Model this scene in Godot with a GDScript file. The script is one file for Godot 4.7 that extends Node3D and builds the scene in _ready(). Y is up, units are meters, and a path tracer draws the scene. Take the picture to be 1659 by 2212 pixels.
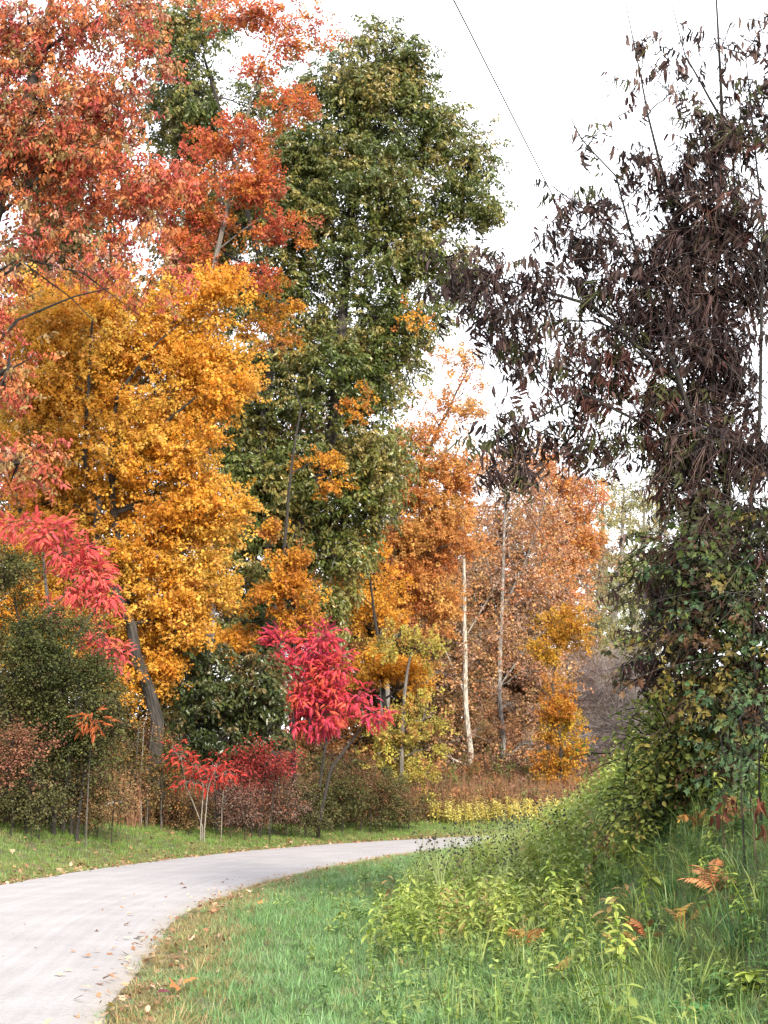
extends Node3D
# A woodland trail in autumn. Units are metres, the camera stands on the grass beside the trail and looks along -Z.

const EYE := Vector3(0, 1.6, 0)
const PITCH := 10.9            # degrees upward
const FOCAL := 3037.0          # of a picture 1659 wide and 2211 high
var rng := RandomNumberGenerator.new()
var patchy := FastNoiseLite.new()
var names := {}
var M := {}
var L := {}
var trail := PackedVector2Array()
var tips := []                 # where the last tree's finest branches end, for the parts of its crown that stand against the sky
var ground_x := PackedFloat32Array()
var ground_z := PackedFloat32Array()

# ------------------------------------------------------------------ geometry helper
class Geo:
	var v := PackedVector3Array()
	var n := PackedVector3Array()
	var c := PackedColorArray()
	var uv := PackedVector2Array()
	var i := PackedInt32Array()
	var smooth := false

	func tube(pts: Array, rad: Array, sides: int, col := Color.WHITE) -> void:
		var first := v.size()
		var side := Vector3.RIGHT
		var run := 0.0
		for k in pts.size():
			var p: Vector3 = pts[k]
			var dir: Vector3 = (pts[mini(k + 1, pts.size() - 1)] - pts[maxi(k - 1, 0)]).normalized()
			if k == 0:
				side = dir.cross(Vector3(0.31, 0.2, 0.93)).normalized()
			else:
				run += p.distance_to(pts[k - 1])
			side = (side - dir * side.dot(dir)).normalized()
			var other := dir.cross(side)
			for s in sides + 1:
				var a := TAU * s / sides
				var out := side * cos(a) + other * sin(a)
				v.append(p + out * float(rad[k]))
				n.append(out)
				c.append(col)
				uv.append(Vector2(float(s) / sides, run))
		for k in pts.size() - 1:
			for s in sides:
				var a := first + k * (sides + 1) + s
				var b := a + sides + 1
				i.append_array([a, b, a + 1, a + 1, b, b + 1])

	func tri(a: Vector3, b: Vector3, d: Vector3, col: Color) -> void:
		var k := v.size()
		v.append_array([a, b, d])
		c.append_array([col, col, col])
		uv.append_array([Vector2.ZERO, Vector2.ZERO, Vector2.ZERO])
		var f := -(b - a).cross(d - a).normalized()
		n.append_array([f, f, f])
		i.append_array([k, k + 1, k + 2])

	# a leaf: half an outline (x across, y along), mirrored, folded along the midrib and curled along its length
	func leaf(o: Vector3, dir: Vector3, up: Vector3, long: float, wide: float, half: Array, fold: float, curl: float, col: Color) -> void:
		dir = dir.normalized()
		var x := dir.cross(up)
		x = x.normalized() if x.length() > 0.01 else dir.cross(Vector3.RIGHT).normalized()
		var z := x.cross(dir)
		var k := v.size()
		var ring := []
		for q: Vector2 in half:
			ring.append(q)
		for m in range(half.size() - 2, 0, -1):
			ring.append(Vector2(-half[m].x, half[m].y))
		v.append(o + dir * (0.45 * long) - z * (curl * 0.2 * long))
		for q: Vector2 in ring:
			v.append(o + dir * (q.y * long) + x * (q.x * wide) + z * (fold * absf(q.x) * wide - curl * q.y * q.y * long))
		for q in ring.size() + 1:
			c.append(col)
			n.append(z)
			uv.append(Vector2.ZERO)
		for m in ring.size():
			i.append_array([k, k + 1 + m, k + 1 + (m + 1) % ring.size()])

	# a bending blade: strip that tapers to a point
	func blade(o: Vector3, lean: Vector3, tall: float, wide: float, bend: float, col: Color) -> void:
		var across := Vector3(-lean.z, 0, lean.x).normalized() * wide * 0.5
		var k := v.size()
		var steps := 3
		for s in steps + 1:
			var t := float(s) / steps
			var p := o + Vector3.UP * tall * (t - bend * 0.5 * t * t) + lean * tall * bend * t * t
			var w := across * (1.0 - t * t)
			if s == steps:
				v.append(p)
				c.append(col)
				n.append(lean)
				uv.append(Vector2.ZERO)
			else:
				v.append_array([p - w, p + w])
				c.append_array([col, col])
				n.append_array([lean, lean])
				uv.append_array([Vector2.ZERO, Vector2.ZERO])
		for s in steps - 1:
			var a := k + s * 2
			i.append_array([a, a + 2, a + 1, a + 1, a + 2, a + 3])
		i.append_array([k + steps * 2 - 2, k + steps * 2, k + steps * 2 - 1])

	func mesh(m: Material) -> ArrayMesh:
		var a := []
		a.resize(Mesh.ARRAY_MAX)
		a[Mesh.ARRAY_VERTEX] = v
		if smooth:
			a[Mesh.ARRAY_NORMAL] = n
		a[Mesh.ARRAY_COLOR] = c
		a[Mesh.ARRAY_TEX_UV] = uv
		a[Mesh.ARRAY_INDEX] = i
		var out := ArrayMesh.new()
		out.add_surface_from_arrays(Mesh.PRIMITIVE_TRIANGLES, a)
		out.surface_set_material(0, m)
		return out

# ------------------------------------------------------------------ things, parts, places
func numbered(called: String) -> String:
	var k: int = names.get(called, 0)
	names[called] = k + 1
	return called if k == 0 else "%s_%03d" % [called, k]

func thing(called: String, label: String, category: String, where: Vector3, group := "") -> Node3D:
	var o := Node3D.new()
	o.name = numbered(called)
	o.position = where
	o.set_meta("label", label)
	o.set_meta("category", category)
	if group:
		o.set_meta("group", group)
	add_child(o, true)
	return o

func put(called: String, mesh: Mesh, parent: Node3D, kind := "") -> MeshInstance3D:
	var o := MeshInstance3D.new()
	o.name = called if parent != self else numbered(called)
	o.mesh = mesh
	if kind:
		o.set_meta("kind", kind)
	parent.add_child(o, true)
	return o

func spread(called: String, mesh: Mesh, where: Array, tint: PackedColorArray, parent: Node3D, label := "") -> MultiMeshInstance3D:
	var mm := MultiMesh.new()
	mm.transform_format = MultiMesh.TRANSFORM_3D
	mm.use_colors = true
	mm.mesh = mesh
	mm.instance_count = where.size()
	for k in where.size():
		mm.set_instance_transform(k, where[k])
		mm.set_instance_color(k, tint[k])
	var o := MultiMeshInstance3D.new()
	o.name = called if parent != self else numbered(called)
	o.multimesh = mm
	o.set_meta("kind", "stuff")
	if label:
		o.set_meta("label", label)
		o.set_meta("category", "plants")
	parent.add_child(o, true)
	return o

# the point d metres ahead that a sight line through (u, v) of the survey picture passes
func at(u: float, v: float, d: float) -> Vector3:
	var p := deg_to_rad(PITCH)
	var x := (u - 829.5) / FOCAL
	var y := (1105.5 - v) / FOCAL
	var up := y * cos(p) + sin(p)
	var ahead := cos(p) - y * sin(p)
	return EYE + Vector3(x, up, -ahead) * (d / ahead)

func at_height(u: float, v: float, h: float) -> Vector3:
	var one := at(u, v, 1.0)
	return at(u, v, (h - EYE.y) / (one.y - EYE.y))

func on_ground(u: float, v: float) -> Vector3:
	var d := 4.0
	while d < 140.0:
		var p := at(u, v, d)
		if p.y <= ground(p.x, p.z):
			return Vector3(p.x, ground(p.x, p.z), p.z)
		d += 0.06 + d * 0.003
	return at(u, v, 60.0)

func stand(p: Vector3) -> Vector3:
	return Vector3(p.x, ground(p.x, p.z), p.z)

# signed distance from the middle of the trail: positive to the left of the way ahead
func off_trail(x: float, z: float) -> float:
	var best := 1e9
	var sign_ := 1.0
	var p := Vector2(x, z)
	for k in trail.size() - 1:
		var a := trail[k]
		var b := trail[k + 1]
		var ab := b - a
		var t := clampf((p - a).dot(ab) / ab.length_squared(), 0.0, 1.0)
		var q := p - a - ab * t
		var dd := q.length_squared()
		if dd < best:
			best = dd
			sign_ = 1.0 if ab.x * q.y - ab.y * q.x < 0.0 else -1.0
	return sqrt(best) * sign_

const HALF := 2.0
func ground(x: float, z: float) -> float:
	var s := off_trail(x, z)
	var h := 0.0
	if s > HALF:                           # the verge on the left climbs gently to the trees
		var e := s - HALF
		h = lerpf(0.95, 0.42, smoothstep(30.0, 42.0, -z)) * smoothstep(0.2, 4.6, e) + 0.012 * maxf(0.0, e - 9.0)
	elif s < -HALF:                        # a bank on the right
		var e := -s - HALF
		h = 0.05 * smoothstep(0.0, 0.5, e) + 0.33 * maxf(0.0, e - 2.8) * smoothstep(2.8, 6.0, e)
		h += 0.8 * maxf(0.0, e - 4.3) * smoothstep(25.0, 15.0, -z)
		h = 4.5 * (1.0 - exp(-h / 4.5))
	var rough := smoothstep(HALF - 0.2, HALF + 1.2, absf(s))
	h += rough * (0.09 * patchy.get_noise_2d(x * 4.0, z * 4.0) + 0.03 * patchy.get_noise_2d(x * 19.0, z * 19.0))
	return h - 0.03 * (1.0 - rough)

func r(a: float, b: float) -> float:
	return rng.randf_range(a, b)

func ball() -> Vector3:
	var q := Vector3(r(-1, 1), r(-1, 1), r(-1, 1))
	while q.length_squared() > 1.0:
		q = Vector3(r(-1, 1), r(-1, 1), r(-1, 1))
	return q

func shade(c: Color, f: float) -> Color:
	return Color(c.r * f, c.g * f, c.b * f)

# ------------------------------------------------------------------ materials
func leafy(rough: float, glow: float, shine := 0.5) -> StandardMaterial3D:
	var m := StandardMaterial3D.new()
	m.vertex_color_use_as_albedo = true
	m.roughness = rough
	m.metallic_specular = shine
	m.cull_mode = BaseMaterial3D.CULL_DISABLED
	if glow > 0.0:
		m.backlight_enabled = true
		m.backlight = Color(glow, glow, glow).linear_to_srgb()
	return m

func noise_map(seed_: int, freq: float, octaves: int, lo: Color, hi: Color, mid := Color(-1, 0, 0), size := 512) -> NoiseTexture2D:
	var f := FastNoiseLite.new()
	f.seed = seed_
	f.frequency = freq
	f.fractal_octaves = octaves
	var g := Gradient.new()
	g.set_color(0, lo.linear_to_srgb())
	g.set_color(1, hi.linear_to_srgb())
	g.set_offset(0, 0.2)
	g.set_offset(1, 0.8)
	if mid.r >= 0.0:
		g.add_point(0.5, mid.linear_to_srgb())
	var t := NoiseTexture2D.new()
	t.width = size
	t.height = size
	t.seamless = true
	t.noise = f
	t.color_ramp = g
	return t

func bark(seed_: int, lo: Color, hi: Color, stretch := 0.25) -> StandardMaterial3D:
	var m := StandardMaterial3D.new()
	m.albedo_texture = noise_map(seed_, 0.02, 5, lo, hi, Color(-1, 0, 0), 256)
	m.heightmap_enabled = true
	m.heightmap_texture = noise_map(seed_ + 5, 0.03, 4, Color.BLACK, Color.WHITE, Color(-1, 0, 0), 256)
	m.heightmap_scale = 2.5
	m.uv1_scale = Vector3(2, stretch, 1)
	m.roughness = 0.95
	return m

# ------------------------------------------------------------------ leaves
const OVAL := [Vector2(0, 0), Vector2(0.5, 0.32), Vector2(0.42, 0.66), Vector2(0, 1)]
const LOBED := [Vector2(0, 0), Vector2(0.5, 0.22), Vector2(0.24, 0.36), Vector2(0.62, 0.58), Vector2(0.22, 0.66), Vector2(0, 1)]
const STAR := [Vector2(0, 0), Vector2(0.5, -0.02), Vector2(0.3, 0.24), Vector2(0.66, 0.5), Vector2(0.24, 0.58), Vector2(0, 1)]
const LONG := [Vector2(0, 0), Vector2(0.4, 0.18), Vector2(0.5, 0.42), Vector2(0.34, 0.74), Vector2(0, 1)]

# a twig along +Z that carries leaves: how many, how long the twig, leaf length and width, droop, the shape
func sprig(seed_: int, count: int, twig: float, long: float, wide: float, droop: float, half: Array, mat: Material, stem := Color(0.07, 0.05, 0.04), jit := 0.35, wilt := 0.0) -> ArrayMesh:
	var keep := rng.state
	rng.seed = seed_
	var g := Geo.new()
	g.tube([Vector3.ZERO, Vector3(0, 0.04 * twig, twig * 0.5), Vector3(0, -0.05 * twig, twig)], [0.008, 0.006, 0.002], 3, stem)
	for k in count:
		var t := (k + r(0, 1)) / count
		var a := r(0, TAU)
		var o := Vector3(cos(a), sin(a), 0) * r(0.0, 0.22) * twig + Vector3(0, 0.02, t * twig)
		var dir := Vector3(cos(a) * 0.9, sin(a) * 0.5 - droop, r(-0.2, 0.9)).normalized()
		var up := (Vector3.UP * 0.8 + Vector3(r(-1, 1), r(-1, 1), r(-1, 1))).normalized()
		var f := 1.0 - jit * rng.randf()
		var col := Color(f, f * r(0.88, 1.0), f * r(0.85, 1.0))
		var s := r(0.7, 1.15)
		g.leaf(o, dir, up, long * s, wide * s, half, r(0.1, 0.5) + wilt, r(-0.1, 0.35) + wilt * r(0.0, 0.8), col)
	rng.state = keep
	return g.mesh(mat)

# a feather-shaped compound leaf along +Z that hangs at its end
func frond(seed_: int, long: float, pairs: int, leaflet: float, hang: float, mat: Material) -> ArrayMesh:
	var keep := rng.state
	rng.seed = seed_
	var g := Geo.new()
	var pts := []
	var rad := []
	for k in 6:
		var t := k / 5.0
		pts.append(Vector3(0, long * (0.25 * t - hang * t * t), long * (t - 0.15 * t * t)))
		rad.append(0.006 * (1.2 - t))
	g.tube(pts, rad, 3, Color(0.8, 0.5, 0.5))
	for k in pairs:
		var t := 0.15 + 0.85 * k / pairs
		var p := Vector3(0, long * (0.25 * t - hang * t * t), long * (t - 0.15 * t * t))
		var size := leaflet * (0.65 + 0.6 * sin(PI * (0.15 + 0.8 * t)))
		for s in [-1.0, 1.0]:
			var f := 1.0 - 0.3 * rng.randf()
			g.leaf(p, Vector3(s, -0.55 - r(0, 0.5), 0.45 + r(-0.15, 0.2)), Vector3(0, 1, 0.2), size, size * 0.22, OVAL, 0.3, r(0.05, 0.35), Color(f, f * r(0.85, 1), f))
	g.leaf(pts[5], Vector3(0, -0.8, 0.6), Vector3.BACK, leaflet, leaflet * 0.27, OVAL, 0.3, 0.1, Color.WHITE)
	rng.state = keep
	return g.mesh(mat)

# ------------------------------------------------------------------ trees
func facing(dir: Vector3, roll: float, size: float) -> Basis:
	var z := dir.normalized()
	var x := Vector3.UP.cross(z)
	x = x.normalized() if x.length() > 0.05 else Vector3.RIGHT
	var y := z.cross(x)
	return Basis(z, roll) * Basis(x * size, y * size, z * size)

func bent(a: Vector3, b: Vector3, steps: int, sag: float, wander: float) -> Array:
	var pts := [a]
	var len := a.distance_to(b)
	for k in range(1, steps):
		var t := float(k) / steps
		pts.append(a.lerp(b, t) + Vector3(r(-1, 1), r(-1, 1), r(-1, 1)) * wander * len + Vector3.UP * sag * len * sin(PI * t))
	pts.append(b)
	return pts

func taper(n: int, a: float, b: float) -> Array:
	var out := []
	for k in n:
		out.append(lerpf(a, b, float(k) / (n - 1)))
	return out

# spec: called, label, cat, group, d (metres ahead), base (u of the foot), stems ([[u, v, radius], ...] lists, first point is the foot), bark,
# blobs ([u, v, ru, rv, depth offset]), leaf (mesh list), pal (colours), dens (sprigs per square metre of crown seen), size, hollow (how far clumps keep to the shell)
func tree(spec: Dictionary) -> Node3D:
	var d: float = spec.d
	var scale := d / FOCAL
	var foot := stand(at(spec.base, 1700, d))
	var root := thing(spec.called, spec.label, spec.cat, foot, spec.get("group", ""))
	var stems := []
	var first := true
	for s: Array in spec.get("stems", []):
		var pts := []
		var rad := []
		if first or spec.get("rooted", false):
			var f := stand(at(s[0][0], 1700, d + float(spec.get("off", 0.0)) * r(-1, 1)))
			pts.append(f - foot - Vector3(0, 0.15, 0))
			rad.append(float(s[0][2]) * 1.35)
			pts.append(f - foot + Vector3(0, 0.35, 0))
			rad.append(float(s[0][2]))
		else:
			pts.append(at(s[0][0], s[0][1], d) - foot)
			rad.append(float(s[0][2]))
		for k in range(1, s.size()):
			pts.append(at(s[k][0], s[k][1], d - float(spec.get("front", 0.0)) * smoothstep(0.0, 3.0, k) + r(-0.4, 0.4)) - foot)
			rad.append(float(s[k][2]))
		# finer, with a slight wander
		var fine := []
		var fr := []
		for k in pts.size() - 1:
			for q in 3:
				var t := q / 3.0
				fine.append(pts[k].lerp(pts[k + 1], t) + (Vector3(r(-1, 1), 0, r(-1, 1)) * float(rad[k]) * 0.35 if k + q > 0 else Vector3.ZERO))
				fr.append(lerpf(rad[k], rad[k + 1], t))
		fine.append(pts[-1])
		fr.append(rad[-1])
		var g := Geo.new()
		g.smooth = true
		g.tube(fine, fr, 9 if float(rad[0]) > 0.09 else 6)
		put("trunk" if first or spec.get("rooted", false) else "limb", g.mesh(spec.bark), root)
		stems.append([fine, fr])
		first = false
	var where := []
	var tint := PackedColorArray()
	var pal: Array = spec.pal
	var leafs: Array = spec.leaf
	var dens: float = spec.dens * float(spec.get("thick", 2.6))
	var size: float = spec.get("size", 1.0)
	var hollow: float = spec.get("hollow", 0.5)
	var droop: float = spec.get("droop", 0.25)
	var hue: float = r(-500, 500)
	tips.clear()
	for b: Array in spec.blobs:
		var doff: float = b[4] if b.size() > 4 else 0.0
		var dd := d + doff
		var mid := at(b[0], b[1], dd) - foot
		var rx: float = b[2] * dd / FOCAL
		var ry: float = b[3] * dd / FOCAL
		var rz: float = minf(rx, ry) * 0.45 + maxf(rx, ry) * 0.35
		var share: float = b[5] if b.size() > 5 else 1.0
		if spec.called == "brown_tree" and b[0] > 1400 and share > 0.3:
			share *= 1.6
		# the limb that carries this part of the crown
		var carrier := Vector3.ZERO
		var thick := 0.03
		var best := 1e9
		for s: Array in stems:
			for k in s[0].size():
				var p: Vector3 = s[0][k]
				var cost := p.distance_to(mid) + maxf(0.0, p.y - mid.y + 0.3 * ry) * 2.0
				if cost < best:
					best = cost
					carrier = p
					thick = s[1][k]
		var g := Geo.new()
		g.smooth = true
		thick = clampf(thick * 0.55, 0.008, 0.12)
		var limb := bent(carrier, mid, 5, 0.06, 0.05)
		g.tube(limb, taper(6, thick, maxf(0.006, thick * 0.4)), 5)
		var count := int(dens * PI * rx * ry * share)
		var clumps := clampi(int(spec.get("clumps", 1.6) * PI * rx * ry) + 5, 5, 60)
		var spots := []
		for k in clumps:
			var q := ball().normalized() * lerpf(hollow, 1.0, sqrt(rng.randf()))
			var c := mid + Vector3(q.x * rx, q.y * ry, q.z * rz)
			spots.append([c, q])
			if b[0] < 1210.0 or b[1] < 330.0:
				tips.append(c)
			if k < 26:
				var from: Vector3 = limb[rng.randi_range(3, 5)]
				var pts := bent(from, c, 3, 0.08, 0.07)
				g.tube(pts, taper(4, maxf(0.005, thick * 0.35), 0.003), 4)
				for w in 2:
					g.tube([pts[2], pts[2].lerp(c, 0.5) + ball() * 0.25, c + ball() * rx * 0.3], [0.005, 0.004, 0.002], 3)
		put("limb", g.mesh(spec.bark), root)
		var clump_r := clampf((rx + ry) * 0.14, 0.18, 0.75) * float(spec.get("loose", 1.0))
		for k in count:
			var sp: Array = spots[rng.randi() % clumps]
			var jog := Vector3(rng.randfn(), rng.randfn() * 0.6, rng.randfn()) * clump_r
			var p: Vector3 = sp[0] + jog
			var out: Vector3 = sp[1] * 0.8 + jog.normalized() * 0.6 + Vector3(r(-1, 1), r(-0.6, 0.6) - droop, r(-1, 1)) * 0.7
			where.append(Transform3D(facing(out, r(-0.5, 0.5), size * r(0.75, 1.25)), p))
			var w := p + foot
			var t := patchy.get_noise_3d(w.x * 6.0 + hue, w.y * 6.0, w.z * 6.0) * 0.85 + 0.5 + r(-0.28, 0.28)
			var ci := clampi(int(t * pal.size()), 0, pal.size() - 1)
			if rng.randf() < 0.12:
				ci = rng.randi() % pal.size()
			tint.append(shade(pal[ci], r(0.8, 1.2)))
	# the crown, shared between the leaf shapes of the kind
	for k in leafs.size():
		var ww := []
		var tt := PackedColorArray()
		for q in range(k, where.size(), leafs.size()):
			ww.append(where[q])
			tt.append(tint[q])
		if ww.size():
			spread("crown", leafs[k], ww, tt, root)
	return root

func _ready() -> void:
	rng.seed = 20
	patchy.seed = 4
	patchy.frequency = 0.06
	# camera, sky, sun, exposure
	var cam := Camera3D.new()
	cam.name = "camera"
	cam.position = EYE
	cam.rotation_degrees = Vector3(PITCH, 0, 0)
	cam.fov = rad_to_deg(2.0 * atan(1105.5 / FOCAL))
	cam.near = 0.05
	cam.far = 1500.0
	add_child(cam)
	var sky := ProceduralSkyMaterial.new()
	sky.sky_top_color = Color(0.96, 0.97, 1.0)
	sky.sky_horizon_color = Color(1.0, 1.0, 1.0)
	sky.ground_bottom_color = Color(0.35, 0.35, 0.3)
	sky.ground_horizon_color = Color(0.6, 0.6, 0.58)
	sky.sky_energy_multiplier = 1.0
	var env := Environment.new()
	env.background_mode = Environment.BG_SKY
	env.sky = Sky.new()
	env.sky.sky_material = sky
	env.tonemap_mode = Environment.TONE_MAPPER_LINEAR
	env.tonemap_exposure = 3.0
	env.sdfgi_enabled = true
	env.ssao_enabled = true
	env.ssil_enabled = true
	var we := WorldEnvironment.new()
	we.name = "environment"
	we.environment = env
	add_child(we)
	var sun := DirectionalLight3D.new()
	sun.name = "sun"
	sun.light_energy = 1.2
	sun.light_angular_distance = 10.0
	sun.light_color = Color(1.0, 0.96, 0.88)
	sun.shadow_enabled = true
	sun.look_at_from_position(Vector3(0.32, 0.48, 0.78), Vector3.ZERO)
	add_child(sun)

	make_materials()
	make_leaves()
	setting()
	woods_left()
	woods_far()
	right_side()
	grasses()
	small_things()

func make_materials() -> void:
	M.bark_dark = bark(1, Color(0.012, 0.010, 0.009), Color(0.05, 0.042, 0.037))
	M.bark_grey = bark(2, Color(0.08, 0.07, 0.065), Color(0.22, 0.20, 0.18))
	M.bark_pale = bark(3, Color(0.20, 0.17, 0.14), Color(0.62, 0.58, 0.52), 0.5)
	M.bark_mottled = bark(4, Color(0.09, 0.08, 0.075), Color(0.36, 0.33, 0.31), 0.5)
	M.leaf = leafy(0.55, 1.0, 0.4)
	M.glossy = leafy(0.36, 0.7, 0.5)
	M.dry = leafy(0.7, 0.5, 0.35)
	M.grass = leafy(0.5, 0.7, 0.45)
	M.twig = leafy(0.9, 0.0, 0.2)

func make_leaves() -> void:
	L.maple = [sprig(11, 15, 0.34, 0.085, 0.07, 0.25, STAR, M.leaf), sprig(12, 15, 0.34, 0.085, 0.07, 0.35, STAR, M.leaf)]
	L.red_oak = [sprig(21, 12, 0.38, 0.15, 0.06, 1.0, LOBED, M.leaf, Color(0.1, 0.06, 0.05), 0.5), sprig(22, 12, 0.38, 0.14, 0.058, 1.4, LOBED, M.leaf, Color(0.1, 0.06, 0.05), 0.5)]
	L.oak = [sprig(31, 13, 0.38, 0.15, 0.066, 0.7, LOBED, M.glossy, Color(0.06, 0.06, 0.03), 0.45), sprig(32, 13, 0.38, 0.145, 0.066, 0.95, LOBED, M.glossy, Color(0.06, 0.06, 0.03), 0.45)]
	L.plane = [sprig(41, 9, 0.7, 0.12, 0.10, 0.4, STAR, M.leaf, Color(0.3, 0.26, 0.24), 0.5, 0.1), sprig(42, 9, 0.7, 0.115, 0.095, 0.6, STAR, M.leaf, Color(0.3, 0.26, 0.24), 0.5, 0.1)]
	L.small = [sprig(51, 14, 0.34, 0.055, 0.032, 0.1, OVAL, M.leaf, Color(0.09, 0.07, 0.06), 0.4), sprig(52, 14, 0.34, 0.06, 0.034, 0.2, OVAL, M.leaf, Color(0.09, 0.07, 0.06), 0.4)]
	L.wilted = [sprig(61, 8, 0.3, 0.15, 0.038, 2.0, LONG, M.dry, Color(0.05, 0.04, 0.035), 0.5, 0.35), sprig(62, 8, 0.3, 0.14, 0.042, 2.4, LONG, M.dry, Color(0.05, 0.04, 0.035), 0.5, 0.45), sprig(63, 5, 0.34, 0.155, 0.042, 1.6, LONG, M.dry, Color(0.05, 0.04, 0.035), 0.5, 0.3)]
	L.vine = [sprig(71, 10, 0.3, 0.07, 0.056, 0.6, STAR, M.leaf, Color(0.1, 0.08, 0.05), 0.45), sprig(72, 12, 0.3, 0.062, 0.032, 0.7, OVAL, M.leaf, Color(0.1, 0.08, 0.05), 0.45)]
	L.frond = [frond(81, 0.33, 17, 0.058, 0.45, M.leaf), frond(82, 0.29, 16, 0.052, 0.75, M.leaf)]
	var g := Geo.new()
	for k in 9:
		var a := Vector3(0, 0, 0.05 * k)
		var b := a + Vector3(r(-0.3, 0.3), r(-0.1, 0.35), r(0.1, 0.4))
		g.tube([a, b, b + Vector3(r(-0.15, 0.15), r(0, 0.2), r(0, 0.25))], [0.007, 0.005, 0.002], 3)
	L.twigs = [g.mesh(M.twig)]
	var h := Geo.new()
	for k in 7:
		var a := Vector3(0, 0, 0.06 * k)
		var b := a + Vector3(r(-0.22, 0.22), r(-0.2, 0.2), r(0.05, 0.35))
		h.tube([a, b, b + Vector3(r(-0.15, 0.15), r(-0.2, 0.1), r(0, 0.25))], [0.004, 0.003, 0.0015], 3)
	L.fine_twigs = [h.mesh(M.twig)]

# ------------------------------------------------------------------ ground, trail
func steps_out(near: float, dense: float, far: float, cell: float) -> Array:
	var out := []
	var p := near
	while p < dense:
		out.append(p)
		p += cell
	while p < far:
		out.append(p)
		cell *= 1.35
		p += cell
	out.append(far)
	return out

func setting() -> void:
	var knots := [Vector2(-3.6, 14), Vector2(-3.7, 4), Vector2(-3.75, -6), Vector2(-4.2, -13), Vector2(-4.5, -19), Vector2(-3.75, -25.5), Vector2(-2.0, -32), Vector2(0.7, -37.6), Vector2(4.6, -42.6), Vector2(9.5, -46.5), Vector2(16, -49.5), Vector2(26, -52)]
	var curve := Curve2D.new()
	for k in knots.size():
		var tan: Vector2 = (knots[mini(k + 1, knots.size() - 1)] - knots[maxi(k - 1, 0)]) / 6.0
		curve.add_point(knots[k], -tan, tan)
	var fine := curve.tessellate_even_length(4, 1.2)
	trail = fine
	# the ground, one sheet to the horizon
	var right := steps_out(0.0, 16.0, 600.0, 0.45)
	var xs := []
	for k in range(right.size() - 1, 0, -1):
		xs.append(-right[k])
	xs.append_array(right)
	var back := steps_out(0.0, 12.0, 300.0, 0.9)
	var zs := []
	for k in range(back.size() - 1, 0, -1):
		zs.append(back[k])
	for q in steps_out(0.0, 56.0, 900.0, 0.45):
		zs.append(-q)
	var g := Geo.new()
	g.smooth = true
	for z: float in zs:
		for x: float in xs:
			g.v.append(Vector3(x, ground(x, z), z))
			g.uv.append(Vector2(x, z))
			g.c.append(Color.WHITE)
	g.n.resize(g.v.size())
	var w := xs.size()
	for a in zs.size():
		for b in w:
			var k := a * w + b
			var dx := g.v[a * w + mini(b + 1, w - 1)] - g.v[a * w + maxi(b - 1, 0)]
			var dz := g.v[mini(a + 1, zs.size() - 1) * w + b] - g.v[maxi(a - 1, 0) * w + b]
			g.n[k] = dx.cross(dz).normalized()
			if g.n[k].y < 0:
				g.n[k] = -g.n[k]
			if a < zs.size() - 1 and b < w - 1:
				g.i.append_array([k, k + w, k + 1, k + 1, k + w, k + w + 1])
	var soil := StandardMaterial3D.new()
	soil.albedo_texture = noise_map(9, 0.02, 6, Color(0.035, 0.04, 0.015), Color(0.12, 0.13, 0.05), Color(0.075, 0.06, 0.03))
	soil.uv1_scale = Vector3(0.35, 0.35, 1)
	soil.heightmap_enabled = true
	soil.heightmap_texture = noise_map(10, 0.06, 5, Color.BLACK, Color.WHITE)
	soil.heightmap_scale = 5.0
	soil.roughness = 1.0
	var ordered := PackedInt32Array()
	for k in range(0, g.i.size(), 3):
		ordered.append_array([g.i[k], g.i[k + 1], g.i[k + 2]])
	g.i = ordered
	put("ground", g.mesh(soil), self, "structure")
	# the trail
	var t := Geo.new()
	t.smooth = true
	var run := 0.0
	var across := 14
	for k in fine.size():
		var dir := (fine[mini(k + 1, fine.size() - 1)] - fine[maxi(k - 1, 0)]).normalized()
		var side := Vector2(dir.y, -dir.x)
		if k:
			run += fine[k].distance_to(fine[k - 1])
		for s in across + 1:
			var q := (float(s) / across * 2.0 - 1.0)
			var wob := 1.0 + 0.06 * patchy.get_noise_2d(run * 9.0, 100.0 * signf(q)) * absf(q)
			var p := fine[k] + side * q * (HALF + 0.12) * wob
			t.v.append(Vector3(p.x, 0.015 + 0.05 * (1.0 - q * q) + 0.006 * patchy.get_noise_2d(p.x * 14, p.y * 14) - 0.05 * smoothstep(0.9, 1.0, absf(q)), p.y))
			t.n.append(Vector3.UP)
			t.c.append(Color.WHITE)
			t.uv.append(Vector2(q * 0.5 + 0.5, run / 8.0))
	for k in fine.size() - 1:
		for s in across:
			var a := k * (across + 1) + s
			var b := a + across + 1
			t.i.append_array([a, a + 1, b, a + 1, b + 1, b])
	var stone := StandardMaterial3D.new()
	stone.albedo_texture = trail_texture()
	stone.roughness = 0.95
	stone.heightmap_enabled = true
	stone.heightmap_texture = noise_map(14, 0.12, 5, Color.BLACK, Color.WHITE)
	stone.heightmap_scale = 1.0
	put("trail_path", t.mesh(stone), self, "structure")

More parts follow.
